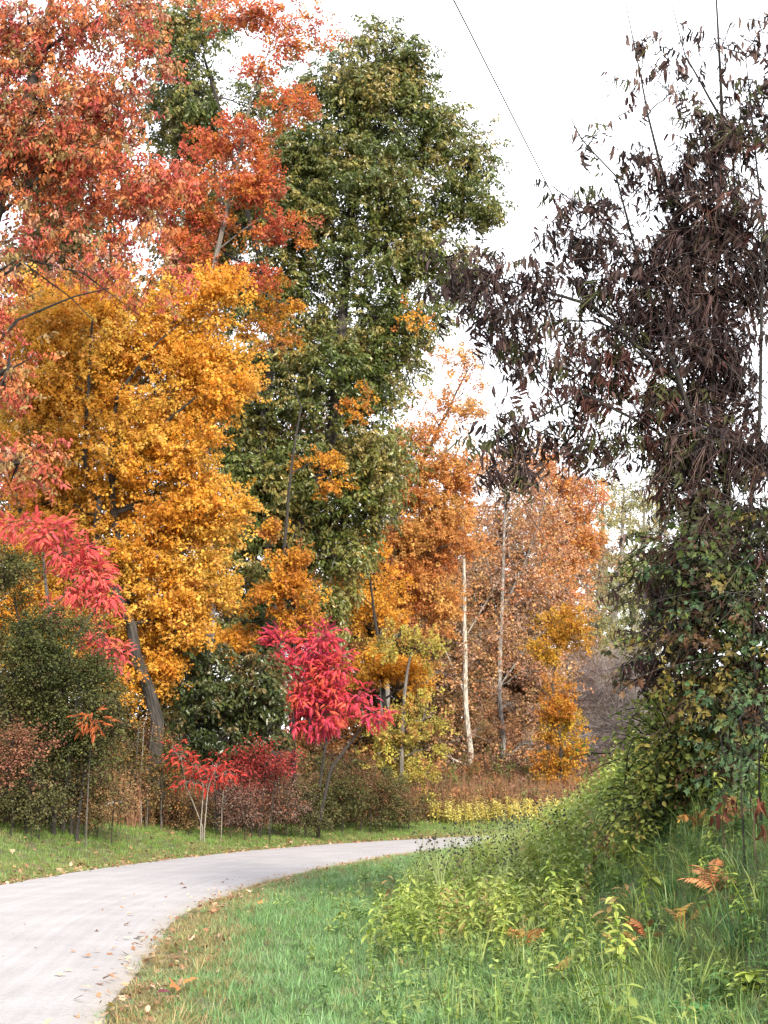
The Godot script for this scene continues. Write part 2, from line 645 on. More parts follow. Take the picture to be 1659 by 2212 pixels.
# crushed limestone: grain, faint wheel tracks along it, specks
func trail_texture() -> ImageTexture:
	var im := Image.create(768, 1536, false, Image.FORMAT_RGB8)
	var fine := FastNoiseLite.new()
	fine.frequency = 0.35
	fine.seed = 3
	var broad := FastNoiseLite.new()
	broad.frequency = 0.012
	broad.seed = 5
	var blot := FastNoiseLite.new()
	blot.frequency = 0.004
	blot.seed = 8
	blot.fractal_octaves = 5
	for y in 1536:
		for x in 768:
			var track := broad.get_noise_2d(x * 3.0 + 12.0 * sin(y * TAU / 1536.0), 40.0 + 6.0 * sin(y * TAU / 1536.0)) * 0.11 + fine.get_noise_2d(x * 0.35, 9.0 + 3.0 * sin(y * TAU / 768.0)) * 0.05
			var f := 0.97 + 1.1 * track + 0.16 * blot.get_noise_2d(x, y) + 0.14 * fine.get_noise_2d(x, y) + rng.randf_range(-0.14, 0.14)
			var edge := smoothstep(0.40, 0.5, absf(x / 768.0 - 0.5) + 0.03 * broad.get_noise_2d(x * 4.0, y * 4.0))
			var c := Color(0.207, 0.197, 0.204) * f
			c = c.lerp(Color(0.19, 0.16, 0.12), edge * 0.6)
			if rng.randf() < 0.0016:
				c = c * 0.45
			im.set_pixel(x, y, c.linear_to_srgb())
	return ImageTexture.create_from_image(im)

# ------------------------------------------------------------------ the wood on the left
func woods_left() -> void:
	tree({"called": "oak_tree", "cat": "tree", "label": "tall oak with drooping brick red leaves at the upper left", "d": 30.0, "base": -70, "bark": M.bark_dark,
		"stems": [[[-70, 1700, 0.34], [-75, 1300, 0.3], [-60, 900, 0.26], [-20, 500, 0.2], [60, 200, 0.12], [120, -40, 0.06]], [[-60, 800, 0.07], [40, 690, 0.035], [160, 640, 0.02], [330, 600, 0.006]], [[-60, 640, 0.06], [60, 560, 0.03], [180, 590, 0.018], [300, 680, 0.005]], [[-60, 620, 0.05], [40, 560, 0.025], [150, 640, 0.015], [230, 720, 0.005]], [[-20, 480, 0.06], [130, 340, 0.03], [240, 300, 0.01]]],
		"leaf": L.red_oak, "pal": [Color(0.44, 0.10, 0.07), Color(0.56, 0.13, 0.08), Color(0.62, 0.19, 0.085), Color(0.64, 0.27, 0.10), Color(0.36, 0.26, 0.11), Color(0.54, 0.12, 0.11), Color(0.58, 0.33, 0.22), Color(0.62, 0.20, 0.08)],
		"dens": 34.0, "droop": 0.5, "hollow": 0.35, "clumps": 2.2,
		"blobs": [[60, 50, 170, 110], [230, 40, 120, 100], [100, 230, 190, 110], [270, 190, 90, 120], [60, 400, 150, 110], [240, 360, 130, 110], [310, 480, 80, 70, 0, 0.8], [120, 545, 150, 60, 0, 0.7], [330, 610, 60, 55, -0.5, 0.7], [20, 790, 70, 90, -0.6, 0.5], [40, 1000, 85, 80, -0.8, 0.7], [-140, 200, 150, 260], [-120, 700, 120, 200]]})
	tree({"called": "maple_tree", "cat": "tree", "label": "big golden yellow maple between the red oak and the green oak", "d": 38.0, "front": 0.75, "base": 345, "bark": M.bark_dark,
		"stems": [[[345, 1700, 0.22], [338, 1560, 0.18], [280, 1350, 0.14], [207, 1180, 0.11], [213, 1080, 0.09], [182, 1000, 0.07], [190, 850, 0.045], [200, 690, 0.03]], [[280, 1350, 0.12], [248, 1110, 0.1], [236, 1010, 0.08], [255, 850, 0.06], [340, 740, 0.03]], [[213, 1080, 0.08], [300, 960, 0.05], [420, 860, 0.03]]],
		"leaf": L.maple, "pal": [Color(0.72, 0.33, 0.045), Color(0.76, 0.40, 0.05), Color(0.80, 0.46, 0.06), Color(0.82, 0.52, 0.09), Color(0.76, 0.42, 0.09), Color(0.68, 0.48, 0.09)],
		"dens": 62.0, "clumps": 2.6, "hollow": 0.4, "loose": 1.15,
		"blobs": [[100, 680, 110, 70, 0.6, 0.8], [250, 700, 100, 80], [390, 680, 90, 70], [475, 650, 50, 50], [60, 800, 90, 90], [200, 830, 100, 80], [340, 820, 110, 90], [475, 830, 65, 75], [60, 1180, 80, 70, 0.8], [140, 1290, 90, 80, 1], [60, 1330, 80, 80, 1.5], [200, 1390, 60, 60, 1, 0.8], [90, 950, 110, 90], [250, 960, 90, 80, -0.5, 0.7], [395, 950, 90, 80], [90, 1090, 80, 70, 0.5], [200, 1070, 90, 80, 0.8, 0.6], [340, 1070, 100, 80], [465, 1085, 58, 70], [270, 1190, 80, 60], [395, 1180, 90, 70], [330, 1290, 95, 60], [430, 1270, 55, 50], [290, 1360, 55, 50], [390, 1340, 65, 45], [310, 1430, 60, 45], [305, 1490, 50, 45], [520, 850, 45, 45, 0, 0.6]]})
	tree({"called": "oak_tree", "cat": "tree", "label": "tallest oak, dark green and still in leaf, in the middle of the wood edge", "d": 47.0, "front": 0.3, "base": 585, "bark": M.bark_dark,
		"stems": [[[585, 1700, 0.4], [598, 1350, 0.34], [650, 1130, 0.28], [712, 960, 0.23], [738, 800, 0.19], [750, 500, 0.14], [800, 250, 0.07], [830, 90, 0.03]], [[598, 1350, 0.2], [560, 1000, 0.16], [600, 700, 0.12], [520, 400, 0.09], [440, 120, 0.05]], [[738, 800, 0.13], [860, 620, 0.09], [980, 430, 0.04]]],
		"leaf": L.oak, "pal": [Color(0.07, 0.105, 0.024), Color(0.10, 0.14, 0.03), Color(0.14, 0.17, 0.04), Color(0.20, 0.205, 0.055), Color(0.30, 0.25, 0.075)],
		"dens": 42.0, "droop": 0.6, "hollow": 0.3, "clumps": 2.6, "loose": 1.2, "size": 1.1,
		"blobs": [[440, 90, 90, 75], [410, 200, 70, 80], [560, 240, 60, 50, 1, 0.8], [430, 300, 60, 50, 1], [820, 115, 85, 62], [870, 165, 55, 60], [740, 190, 100, 90], [850, 280, 105, 85], [945, 255, 45, 65], [1000, 360, 55, 85], [680, 330, 105, 90], [780, 420, 125, 105], [930, 440, 90, 70, 0, 0.6], [1022, 450, 45, 70, 0, 0.8], [660, 500, 90, 90], [820, 560, 100, 70], [950, 590, 80, 70, 0, 0.7], [430, 545, 70, 50, 1.5], [470, 470, 80, 70, 2], [520, 640, 60, 70, 2], [500, 780, 50, 80, 1], [510, 950, 45, 80, 0.5], [490, 1120, 40, 70, 0.5], [330, 60, 50, 60, 2, 0.6], [330, 250, 60, 80, 2, 0.6], [600, 420, 70, 90, 1], [640, 1040, 70, 60], [640, 650, 100, 75, 1], [780, 700, 100, 70, 0, 0.65], [895, 690, 60, 70], [600, 760, 70, 90, 1], [720, 830, 105, 85], [835, 810, 60, 90], [560, 900, 60, 90, 1], [680, 985, 90, 80, 0.5, 0.75], [805, 960, 75, 95], [540, 1050, 50, 80], [600, 1120, 75, 75], [745, 1125, 90, 55], [790, 1040, 60, 60], [540, 1200, 55, 80], [730, 1205, 75, 45], [570, 1305, 65, 65], [700, 1305, 48, 45], [722, 1370, 26, 35], [505, 1385, 60, 55]]})
	tree({"called": "maple_tree", "cat": "tree", "label": "tall orange red maple with bare pale twigs in front of the green oak", "d": 41.0, "base": 455, "bark": M.bark_grey,
		"stems": [[[455, 1700, 0.2], [450, 1300, 0.17], [440, 900, 0.13], [450, 620, 0.09], [510, 380, 0.05], [540, 220, 0.03], [600, 60, 0.01]], [[445, 680, 0.04], [430, 615, 0.03], [530, 610, 0.02], [620, 660, 0.006]], [[470, 540, 0.035], [560, 470, 0.02], [630, 480, 0.006]]],
		"leaf": L.maple, "pal": [Color(0.46, 0.10, 0.06), Color(0.56, 0.14, 0.065), Color(0.62, 0.19, 0.06), Color(0.62, 0.27, 0.06), Color(0.52, 0.20, 0.13)],
		"dens": 30.0, "clumps": 2.4, "hollow": 0.25, "loose": 0.8, "droop": 0.4,
		"blobs": [[510, 25, 80, 50], [620, 30, 85, 50, 0, 0.5], [590, 110, 75, 50, 0, 0.8], [690, 70, 40, 60, 0, 0.35], [620, 230, 55, 70, 0, 0.7], [490, 290, 80, 60], [470, 400, 110, 80], [575, 400, 55, 70], [610, 490, 45, 40, 0, 1.3], [410, 560, 55, 55], [545, 590, 50, 35, 0, 0.8], [470, 490, 80, 40, 0, 0.6], [370, 460, 60, 60]]})
	tree({"called": "maple_tree", "cat": "tree", "label": "slim amber maple showing in patches through the green oak's lower crown", "d": 43.5, "base": 620, "bark": M.bark_dark,
		"stems": [[[640, 1700, 0.1], [628, 1500, 0.085], [640, 1320, 0.07], [615, 1180, 0.055], [628, 1020, 0.04], [650, 880, 0.03], [610, 760, 0.012]]], "leaf": L.maple, "pal": [Color(0.54, 0.22, 0.04), Color(0.66, 0.31, 0.04), Color(0.68, 0.36, 0.04), Color(0.46, 0.19, 0.05)],
		"dens": 44.0, "hollow": 0.4, "blobs": [[620, 1175, 34, 45], [622, 1300, 52, 50], [600, 1260, 30, 40], [650, 1340, 35, 35], [605, 720, 50, 70, 0, 0.4], [600, 640, 45, 40, 0, 0.5], [690, 1010, 45, 50, 1, 0.5], [480, 1420, 55, 50, 1, 0.6], [770, 870, 25, 40, 1, 0.5], [900, 690, 18, 20, 0, 0.6], [520, 1340, 40, 40, 1, 0.5]]})
	tree({"called": "oak_tree", "cat": "tree", "label": "young green oak, low and broad, under the golden maple", "d": 39.0, "base": 470, "bark": M.bark_dark,
		"stems": [[[470, 1700, 0.1], [478, 1600, 0.08], [500, 1500, 0.05], [520, 1440, 0.02]]], "leaf": L.oak, "pal": [Color(0.035, 0.055, 0.018), Color(0.05, 0.075, 0.02), Color(0.08, 0.10, 0.03), Color(0.14, 0.11, 0.04)],
		"dens": 40.0, "droop": 0.5, "hollow": 0.4, "blobs": [[440, 1430, 65, 40], [520, 1500, 75, 65], [430, 1530, 65, 60], [555, 1560, 48, 55], [490, 1600, 65, 42], [395, 1480, 40, 40, 0.5], [560, 1470, 40, 45]]})
	tree({"called": "sumac", "thick": 2.0, "cat": "shrub", "label": "tall coral pink sumac rising behind the green thicket at the left edge", "d": 33.0, "base": 160, "bark": M.bark_grey,
		"stems": [[[160, 1700, 0.06], [120, 1450, 0.05], [100, 1260, 0.04], [90, 1150, 0.02]], [[120, 1450, 0.04], [180, 1350, 0.03], [230, 1290, 0.015]], [[140, 1560, 0.04], [210, 1450, 0.03], [235, 1390, 0.015]]],
		"leaf": L.frond, "pal": [Color(0.68, 0.10, 0.105), Color(0.70, 0.145, 0.13), Color(0.68, 0.20, 0.11), Color(0.66, 0.12, 0.16)],
		"dens": 150.0, "droop": 0.0, "hollow": 0.2, "clumps": 8.0, "loose": 0.8, "size": 0.8, "blobs": [[50, 1135, 50, 26], [110, 1150, 55, 32], [150, 1190, 50, 34], [180, 1240, 50, 38], [222, 1285, 38, 30], [150, 1270, 40, 28], [135, 1320, 30, 25, 0, 0.4], [225, 1380, 38, 32], [250, 1410, 26, 28], [175, 1350, 30, 25, 0, 0.4]]})
	tree({"called": "bush", "cat": "shrub", "label": "tall olive green thicket with dark stems at the left edge of the verge", "d": 31.0, "base": 150, "bark": M.bark_dark, "rooted": true, "off": 0.4,
		"stems": [[[120, 1700, 0.05], [115, 1640, 0.04], [60, 1450, 0.03], [30, 1280, 0.015]], [[140, 1700, 0.05], [150, 1620, 0.04], [170, 1480, 0.025]], [[158, 1700, 0.045], [170, 1640, 0.035], [210, 1520, 0.02]], [[172, 1700, 0.035], [190, 1620, 0.03], [225, 1480, 0.012]], [[105, 1700, 0.04], [60, 1600, 0.035], [-10, 1500, 0.02]], [[20, 1700, 0.06], [40, 1590, 0.05], [-5, 1475, 0.045], [90, 1420, 0.03], [200, 1345, 0.01]], [[30, 1700, 0.05], [70, 1570, 0.04], [190, 1530, 0.015]]],
		"leaf": L.small, "pal": [Color(0.06, 0.08, 0.022), Color(0.085, 0.105, 0.03), Color(0.12, 0.14, 0.04), Color(0.15, 0.16, 0.05), Color(0.13, 0.10, 0.05)],
		"dens": 90.0, "hollow": 0.2, "loose": 1.2, "blobs": [[100, 1540, 110, 60, 0.8], [150, 1600, 90, 45, 0.6], [100, 1700, 90, 40, 0, 0.5], [30, 1240, 60, 75], [55, 1350, 80, 75], [140, 1420, 85, 70, 0, 0.8], [40, 1460, 80, 75, 0, 0.8], [120, 1510, 85, 60, 0, 0.7], [215, 1480, 45, 60], [195, 1580, 60, 45], [120, 1630, 70, 35, 0, 0.8], [225, 1640, 38, 35, 0, 0.7], [30, 1560, 50, 45], [180, 1680, 60, 30, 0, 0.5], [10, 1700, 60, 40]]})
	tree({"called": "bush", "cat": "shrub", "label": "tan pink bush in front of the olive thicket at the left edge", "d": 29.8, "base": 25, "bark": M.bark_dark, "rooted": true, "off": 0.3,
		"stems": [[[15, 1720, 0.02], [20, 1650, 0.012]], [[35, 1720, 0.02], [50, 1640, 0.01]], [[60, 1720, 0.02], [80, 1640, 0.01]]], "leaf": L.small, "pal": [Color(0.30, 0.12, 0.08), Color(0.34, 0.16, 0.09), Color(0.2, 0.12, 0.06)],
		"dens": 60.0, "hollow": 0.2, "blobs": [[30, 1610, 55, 35], [15, 1650, 40, 35], [75, 1610, 35, 25, 0, 0.6]]})
	tree({"called": "sumac", "thick": 2.0, "cat": "shrub", "label": "little orange sumac in front of the olive thicket", "d": 30.4, "base": 190, "bark": M.bark_grey,
		"stems": [[[190, 1720, 0.015], [195, 1620, 0.012], [200, 1550, 0.008]]], "leaf": L.frond, "pal": [Color(0.58, 0.13, 0.04), Color(0.55, 0.17, 0.05)],
		"dens": 70.0, "hollow": 0.2, "clumps": 7.0, "loose": 0.6, "size": 0.8, "blobs": [[200, 1565, 25, 28], [190, 1545, 20, 14]]})
	tree({"called": "bush", "cat": "shrub", "label": "thin rusty yellow brush below the golden maple, beside the bare white sapling", "d": 36.0, "base": 320, "bark": M.bark_grey, "rooted": true, "off": 0.4,
		"stems": [[[290, 1720, 0.02], [295, 1640, 0.015], [300, 1570, 0.01]], [[320, 1720, 0.02], [322, 1640, 0.015], [330, 1570, 0.01]], [[350, 1720, 0.02], [352, 1650, 0.01]]], "leaf": L.small, "pal": [Color(0.38, 0.18, 0.04), Color(0.42, 0.22, 0.04), Color(0.26, 0.15, 0.06), Color(0.15, 0.14, 0.04)],
		"dens": 44.0, "hollow": 0.2, "blobs": [[300, 1600, 45, 50], [330, 1660, 45, 45], [290, 1700, 50, 40, 0, 0.5], [350, 1720, 40, 30, 0, 0.5], [235, 1700, 40, 40, 0, 0.5]]})
	tree({"called": "sumac", "thick": 2.0, "cat": "shrub", "label": "red and magenta sumac arching towards the trail below the green oak", "d": 40.0, "base": 690, "bark": M.bark_dark,
		"stems": [[[688, 1720, 0.05], [715, 1660, 0.045], [760, 1600, 0.035], [800, 1540, 0.015]], [[690, 1700, 0.04], [705, 1600, 0.035], [690, 1480, 0.025], [680, 1390, 0.012]], [[700, 1620, 0.03], [640, 1500, 0.02], [610, 1410, 0.012]]],
		"leaf": L.frond, "pal": [Color(0.66, 0.15, 0.08), Color(0.68, 0.085, 0.09), Color(0.62, 0.07, 0.12), Color(0.54, 0.06, 0.15), Color(0.36, 0.05, 0.09)],
		"dens": 120.0, "droop": 0.0, "hollow": 0.2, "clumps": 8.0, "loose": 0.8, "size": 0.9, "blobs": [[605, 1395, 36, 32], [635, 1440, 48, 45], [690, 1395, 42, 34], [650, 1500, 46, 40], [705, 1460, 42, 50], [690, 1550, 40, 38], [715, 1520, 38, 36], [765, 1500, 45, 28, 0, 0.6], [800, 1545, 38, 30, 0, 0.7], [700, 1370, 28, 18], [735, 1440, 22, 40], [640, 1555, 26, 26, 0, 0.5]]})
	tree({"called": "sumac", "thick": 2.0, "cat": "shrub", "label": "small scarlet sumac on thin pale stems at the edge of the verge", "d": 35.5, "base": 440, "bark": M.bark_pale, "rooted": true, "off": 0.1,
		"stems": [[[436, 1750, 0.014], [440, 1700, 0.012], [425, 1650, 0.008]], [[444, 1750, 0.014], [450, 1700, 0.012], [470, 1650, 0.008]], [[440, 1750, 0.012], [400, 1690, 0.01], [392, 1640, 0.007]]], "leaf": L.frond, "pal": [Color(0.56, 0.06, 0.04), Color(0.5, 0.05, 0.04), Color(0.58, 0.1, 0.05)],
		"dens": 120.0, "droop": 0.1, "hollow": 0.1, "clumps": 12.0, "loose": 1.0, "size": 0.6, "blobs": [[392, 1638, 28, 15], [425, 1662, 22, 22], [468, 1655, 28, 22], [375, 1622, 12, 12], [450, 1682, 22, 18], [490, 1670, 16, 22], [415, 1690, 26, 16, 0, 0.6]]})
	tree({"called": "bush", "cat": "shrub", "label": "deep red bush between the scarlet sumac and the magenta sumac", "d": 38.0, "base": 565, "bark": M.bark_dark, "rooted": true, "off": 0.3,
		"stems": [[[545, 1720, 0.02], [540, 1650, 0.012]], [[565, 1720, 0.02], [575, 1640, 0.012]], [[585, 1720, 0.02], [598, 1650, 0.01]]], "leaf": L.small, "pal": [Color(0.5, 0.05, 0.04), Color(0.42, 0.05, 0.05), Color(0.3, 0.06, 0.05)],
		"dens": 70.0, "hollow": 0.2, "blobs": [[535, 1640, 40, 28], [585, 1635, 35, 28], [560, 1660, 45, 25], [535, 1690, 15, 12]]})
	for b in [[60, 1715, 75, 45, 29.6, "dark olive brush at the foot of the thicket at the left edge", 0], [215, 1715, 70, 45, 31.5, "brown green brush between the thicket and the bare white sapling", 1], [385, 1725, 60, 38, 36.6, "low rusty brush left of the small scarlet sumac", 1], [500, 1735, 55, 34, 37.2, "reddish grey brush right of the small scarlet sumac", 2], [590, 1725, 60, 42, 38.6, "grey brown brush under the deep red bush", 2], [660, 1745, 55, 28, 39.5, "brush at the foot of the magenta sumac", 0]]:
		tree({"called": "brush", "cat": "shrub", "label": b[5], "d": b[4], "base": b[0], "bark": M.bark_dark, "rooted": true, "off": 0.3,
			"stems": [[[b[0] - 30, 1770, 0.01], [b[0] - 35, b[1] - 20, 0.006]], [[b[0], 1770, 0.01], [b[0] + 5, b[1] - 30, 0.006]], [[b[0] + 30, 1770, 0.01], [b[0] + 35, b[1] - 20, 0.006]]], "leaf": L.small, "pal": [[Color(0.11, 0.12, 0.04), Color(0.16, 0.16, 0.06), Color(0.22, 0.15, 0.08)], [Color(0.34, 0.19, 0.08), Color(0.26, 0.18, 0.08), Color(0.17, 0.16, 0.06)], [Color(0.30, 0.17, 0.13), Color(0.22, 0.17, 0.13), Color(0.34, 0.14, 0.09)]][b[6]],
			"dens": 50.0, "size": 0.9, "hollow": 0.2, "loose": 1.2, "blobs": [[b[0], b[1], b[2], b[3]], [b[0] - b[2] * 0.5, b[1] + 25, b[2] * 0.6, b[3] * 0.6], [b[0] + b[2] * 0.5, b[1] + 22, b[2] * 0.6, b[3] * 0.6], [b[0] + r(-20, 20), b[1] - b[3] * 0.8, b[2] * 0.4, b[3] * 0.5, 0, 0.6]]})
	for b in [[720, 1715, 60, 50, 42.0, 0], [800, 1725, 62, 48, 43.0, 1], [862, 1735, 42, 42, 44.0, 2]]:
		tree({"called": "bush", "cat": "shrub", "label": ["leftmost of the low green bushes along the verge, under the magenta sumac", "middle one of the low green bushes along the verge", "last low green bush before the yellow flower bed"][b[5]], "group": "low green bushes along the verge", "d": b[4], "base": b[0], "bark": M.bark_dark, "rooted": true, "off": 0.4,
			"stems": [[[b[0] - 20, 1770, 0.015], [b[0] - 25, b[1], 0.01]], [[b[0], 1770, 0.015], [b[0], b[1] - 20, 0.01]], [[b[0] + 20, 1770, 0.015], [b[0] + 25, b[1], 0.01]]], "leaf": L.small, "pal": [Color(0.085, 0.10, 0.03), Color(0.12, 0.14, 0.045), Color(0.16, 0.15, 0.05), Color(0.2, 0.1, 0.05)],
			"dens": 60.0, "hollow": 0.3, "loose": 1.1, "blobs": [[b[0], b[1], b[2], b[3]], [b[0] - b[2] * 0.4, b[1] - 20, b[2] * 0.5, b[3] * 0.7], [b[0] + b[2] * 0.5, b[1] + 10, b[2] * 0.5, b[3] * 0.7]]})

# ------------------------------------------------------------------ the wood farther off, where the trail turns
func woods_far() -> void:
	tree({"called": "maple_tree", "cat": "tree", "label": "bright amber maple with a round low crown behind the magenta sumac", "d": 50.0, "base": 830, "bark": M.bark_dark,
		"stems": [[[830, 1700, 0.12], [835, 1550, 0.1], [820, 1430, 0.07], [800, 1250, 0.03]]], "leaf": L.maple, "pal": [Color(0.66, 0.28, 0.03), Color(0.70, 0.36, 0.04), Color(0.72, 0.42, 0.06)],
		"dens": 46.0, "hollow": 0.4, "blobs": [[862, 1458, 50, 34], [810, 1445, 45, 35], [895, 1470, 24, 22], [760, 1300, 60, 55, 3, 0.6], [820, 1240, 60, 60, 3, 0.7], [800, 1330, 55, 40, 2, 0.5], [740, 1260, 40, 40, 2, 0.6], [780, 1400, 50, 40, 1, 0.6]]})
	tree({"called": "tree", "cat": "tree", "label": "thin yellow green tree left of the white trunked sycamore", "d": 48.0, "base": 870, "bark": M.bark_grey,
		"stems": [[[870, 1700, 0.08], [868, 1580, 0.07], [880, 1450, 0.05], [900, 1350, 0.02]]], "leaf": L.maple, "pal": [Color(0.42, 0.35, 0.08), Color(0.46, 0.43, 0.09), Color(0.52, 0.46, 0.10), Color(0.46, 0.26, 0.08)],
		"dens": 20.0, "hollow": 0.2, "blobs": [[850, 1370, 55, 40, 0, 0.7], [915, 1400, 40, 35], [870, 1580, 45, 50], [850, 1640, 38, 40, 0, 1.6], [900, 1690, 45, 35, 0, 1.3], [935, 1540, 50, 50, 0, 0.7], [820, 1580, 40, 45, 0, 0.7], [905, 1620, 45, 40]]})
	tree({"called": "maple_tree", "cat": "tree", "label": "tall orange maple leaning out from behind the green oak", "d": 58.0, "base": 830, "bark": M.bark_grey,
		"stems": [[[830, 1700, 0.25], [825, 1400, 0.2], [850, 1130, 0.15], [890, 1040, 0.11], [950, 920, 0.07], [1010, 800, 0.025]], [[890, 1040, 0.07], [960, 980, 0.05], [1010, 930, 0.02]]], "leaf": L.maple, "pal": [Color(0.58, 0.23, 0.08), Color(0.64, 0.29, 0.09), Color(0.66, 0.36, 0.11), Color(0.68, 0.42, 0.13)],
		"dens": 34.0, "hollow": 0.3, "size": 1.2, "blobs": [[900, 980, 60, 50], [975, 1000, 65, 50, 0, 0.8], [870, 1060, 60, 65], [960, 1090, 75, 55], [880, 1160, 70, 60], [960, 1180, 70, 60], [860, 1245, 50, 50], [930, 1275, 60, 55], [930, 890, 60, 40, 0, 0.3], [1000, 850, 40, 60, 0, 0.2], [960, 780, 60, 40, 0, 0.2], [1010, 790, 25, 40, 0, 0.3], [990, 910, 50, 40, 0, 0.35], [900, 1350, 60, 50, 0, 0.6]]})
	var plane_pal := [Color(0.56, 0.30, 0.18), Color(0.64, 0.37, 0.18), Color(0.66, 0.43, 0.21), Color(0.54, 0.40, 0.32), Color(0.68, 0.32, 0.14)]
	tree({"called": "sycamore_tree", "cat": "tree", "label": "sycamore with the whiter, slimmer trunk and thin russet leaves", "d": 62.0, "front": 1.2, "base": 1022, "bark": M.bark_pale,
		"stems": [[[1022, 1700, 0.15], [1016, 1620, 0.125], [1004, 1480, 0.105], [1003, 1280, 0.08], [1000, 1120, 0.05], [1002, 980, 0.03]], [[1004, 1500, 0.05], [960, 1400, 0.035], [900, 1330, 0.015]], [[1003, 1300, 0.05], [930, 1200, 0.03], [860, 1110, 0.012]], [[1003, 1380, 0.04], [1050, 1300, 0.03], [1090, 1230, 0.012]]], "leaf": L.plane, "pal": plane_pal,
		"dens": 13.0, "thick": 1.7, "hollow": 0.1, "loose": 1.3, "blobs": [[1000, 1100, 70, 75], [1040, 1020, 70, 65], [950, 1200, 75, 75], [1030, 1220, 75, 75], [965, 1340, 75, 70], [1035, 1370, 65, 65], [1000, 1480, 65, 55, 0, 0.7], [935, 1450, 55, 55], [1015, 1580, 65, 55, 0, 0.6], [955, 1630, 50, 50, 0, 0.6]]})
	tree({"called": "sycamore_tree", "cat": "tree", "label": "sycamore with the greyer, mottled trunk, right of the white trunk", "d": 63.0, "front": 1.0, "base": 1075, "bark": M.bark_mottled,
		"stems": [[[1075, 1700, 0.15], [1086, 1600, 0.125], [1078, 1500, 0.11], [1084, 1300, 0.085], [1091, 1120, 0.055], [1098, 960, 0.03]], [[1084, 1320, 0.06], [1140, 1200, 0.04], [1180, 1080, 0.02]], [[1080, 1480, 0.05], [1150, 1380, 0.035], [1230, 1330, 0.012]], [[1082, 1400, 0.05], [1060, 1250, 0.03], [1040, 1150, 0.012]]], "leaf": L.plane, "pal": plane_pal,
		"dens": 13.0, "thick": 1.7, "hollow": 0.1, "loose": 1.3, "blobs": [[1110, 1040, 75, 70], [1175, 1080, 65, 65], [1150, 1180, 80, 75], [1215, 1200, 50, 60], [1110, 1280, 75, 65], [1180, 1290, 65, 55], [1120, 1390, 65, 55], [1165, 1450, 65, 55], [1100, 1520, 55, 55, 0, 0.7], [1150, 1600, 55, 55, 0, 0.8], [1100, 1660, 50, 40, 0, 0.6]]})
	tree({"called": "maple_tree", "cat": "tree", "label": "fiery orange maple at the right end of the russet trees", "d": 70.0, "base": 1225, "bark": M.bark_dark,
		"stems": [[[1225, 1700, 0.11], [1238, 1550, 0.1], [1222, 1400, 0.09], [1226, 1150, 0.1], [1230, 1000, 0.03]]], "leaf": L.maple, "pal": [Color(0.62, 0.24, 0.09), Color(0.66, 0.30, 0.09), Color(0.68, 0.36, 0.10), Color(0.58, 0.25, 0.15)],
		"dens": 26.0, "hollow": 0.3, "size": 1.35, "blobs": [[1200, 1020, 45, 40, 0, 0.7], [1250, 1070, 38, 55], [1262, 1130, 28, 50], [1235, 1180, 42, 50], [1220, 1260, 45, 50, 0, 0.7], [1190, 1110, 50, 50, 0, 0.8], [1170, 985, 30, 40, 0, 0.5], [1150, 1030, 40, 40, 0, 0.6]]})
	tree({"called": "tree", "cat": "tree", "label": "small golden tree with a round top right of the mottled sycamore", "d": 57.0, "base": 1180, "bark": M.bark_dark,
		"stems": [[[1180, 1700, 0.08], [1185, 1550, 0.06], [1205, 1380, 0.03]]], "leaf": L.maple, "pal": [Color(0.5, 0.24, 0.03), Color(0.54, 0.30, 0.03), Color(0.56, 0.36, 0.04)],
		"dens": 34.0, "hollow": 0.3, "blobs": [[1215, 1362, 45, 36], [1175, 1385, 38, 32], [1238, 1340, 28, 22], [1250, 1385, 22, 20, 0, 0.5]]})
	tree({"called": "tree", "cat": "tree", "label": "narrow upright yellow tree beside the grey thicket", "d": 54.0, "base": 1212, "bark": M.bark_dark,
		"stems": [[[1212, 1720, 0.07], [1210, 1600, 0.05], [1200, 1500, 0.02]]], "leaf": L.maple, "pal": [Color(0.48, 0.2, 0.03), Color(0.54, 0.28, 0.03), Color(0.5, 0.36, 0.04)],
		"dens": 36.0, "hollow": 0.3, "blobs": [[1198, 1510, 32, 40], [1210, 1570, 36, 45], [1218, 1630, 34, 45], [1190, 1660, 30, 40, 0, 0.6], [1215, 1685, 30, 30]]})
	var pale := [Color(0.26, 0.28, 0.13), Color(0.30, 0.33, 0.16), Color(0.36, 0.35, 0.15), Color(0.42, 0.36, 0.13)]
	for b in [[1275, 0], [1318, 1], [1362, 2], [1400, 3]]:
		var u: float = b[0]
		var k: int = b[1]
		tree({"called": "tree", "cat": "tree", "label": ["leftmost far pale green tree, next to the fiery orange maple", "tallest of the far pale green trees, leaning right", "far pale yellow tree just left of the brown tree's hanging leaves", "far pale tree half hidden by the brown tree"][k], "group": "pale trees far down the trail", "d": 92.0 + 4.0 * k, "base": u, "bark": M.bark_grey,
			"stems": [[[u, 1700, 0.28], [u + 2, 1400, 0.24], [u + 25, 1200, 0.16], [u + 30, 1060, 0.05]], [[u + 8, 1350, 0.12], [u - 15, 1230, 0.08], [u - 20, 1130, 0.03]]], "leaf": L.maple, "pal": pale,
			"dens": 9.0, "hollow": 0.2, "size": 1.7, "loose": 1.1, "blobs": [[u + 30, 1060 + 20 * (k % 2), 38, 35, 0, 0.6], [u + 10, 1130, 45, 38, 0, 0.6], [u + 30, 1200, 40, 28, 0, 0.5], [u - 8, 1235, 42, 34], [u + 25, 1285, 45, 34], [u, 1350, 45, 40], [u + 10, 1430, 50, 50, 0, 1.3], [u, 1530, 50, 60, 0, 1.3], [u, 1630, 50, 60, 0, 1.5]]})
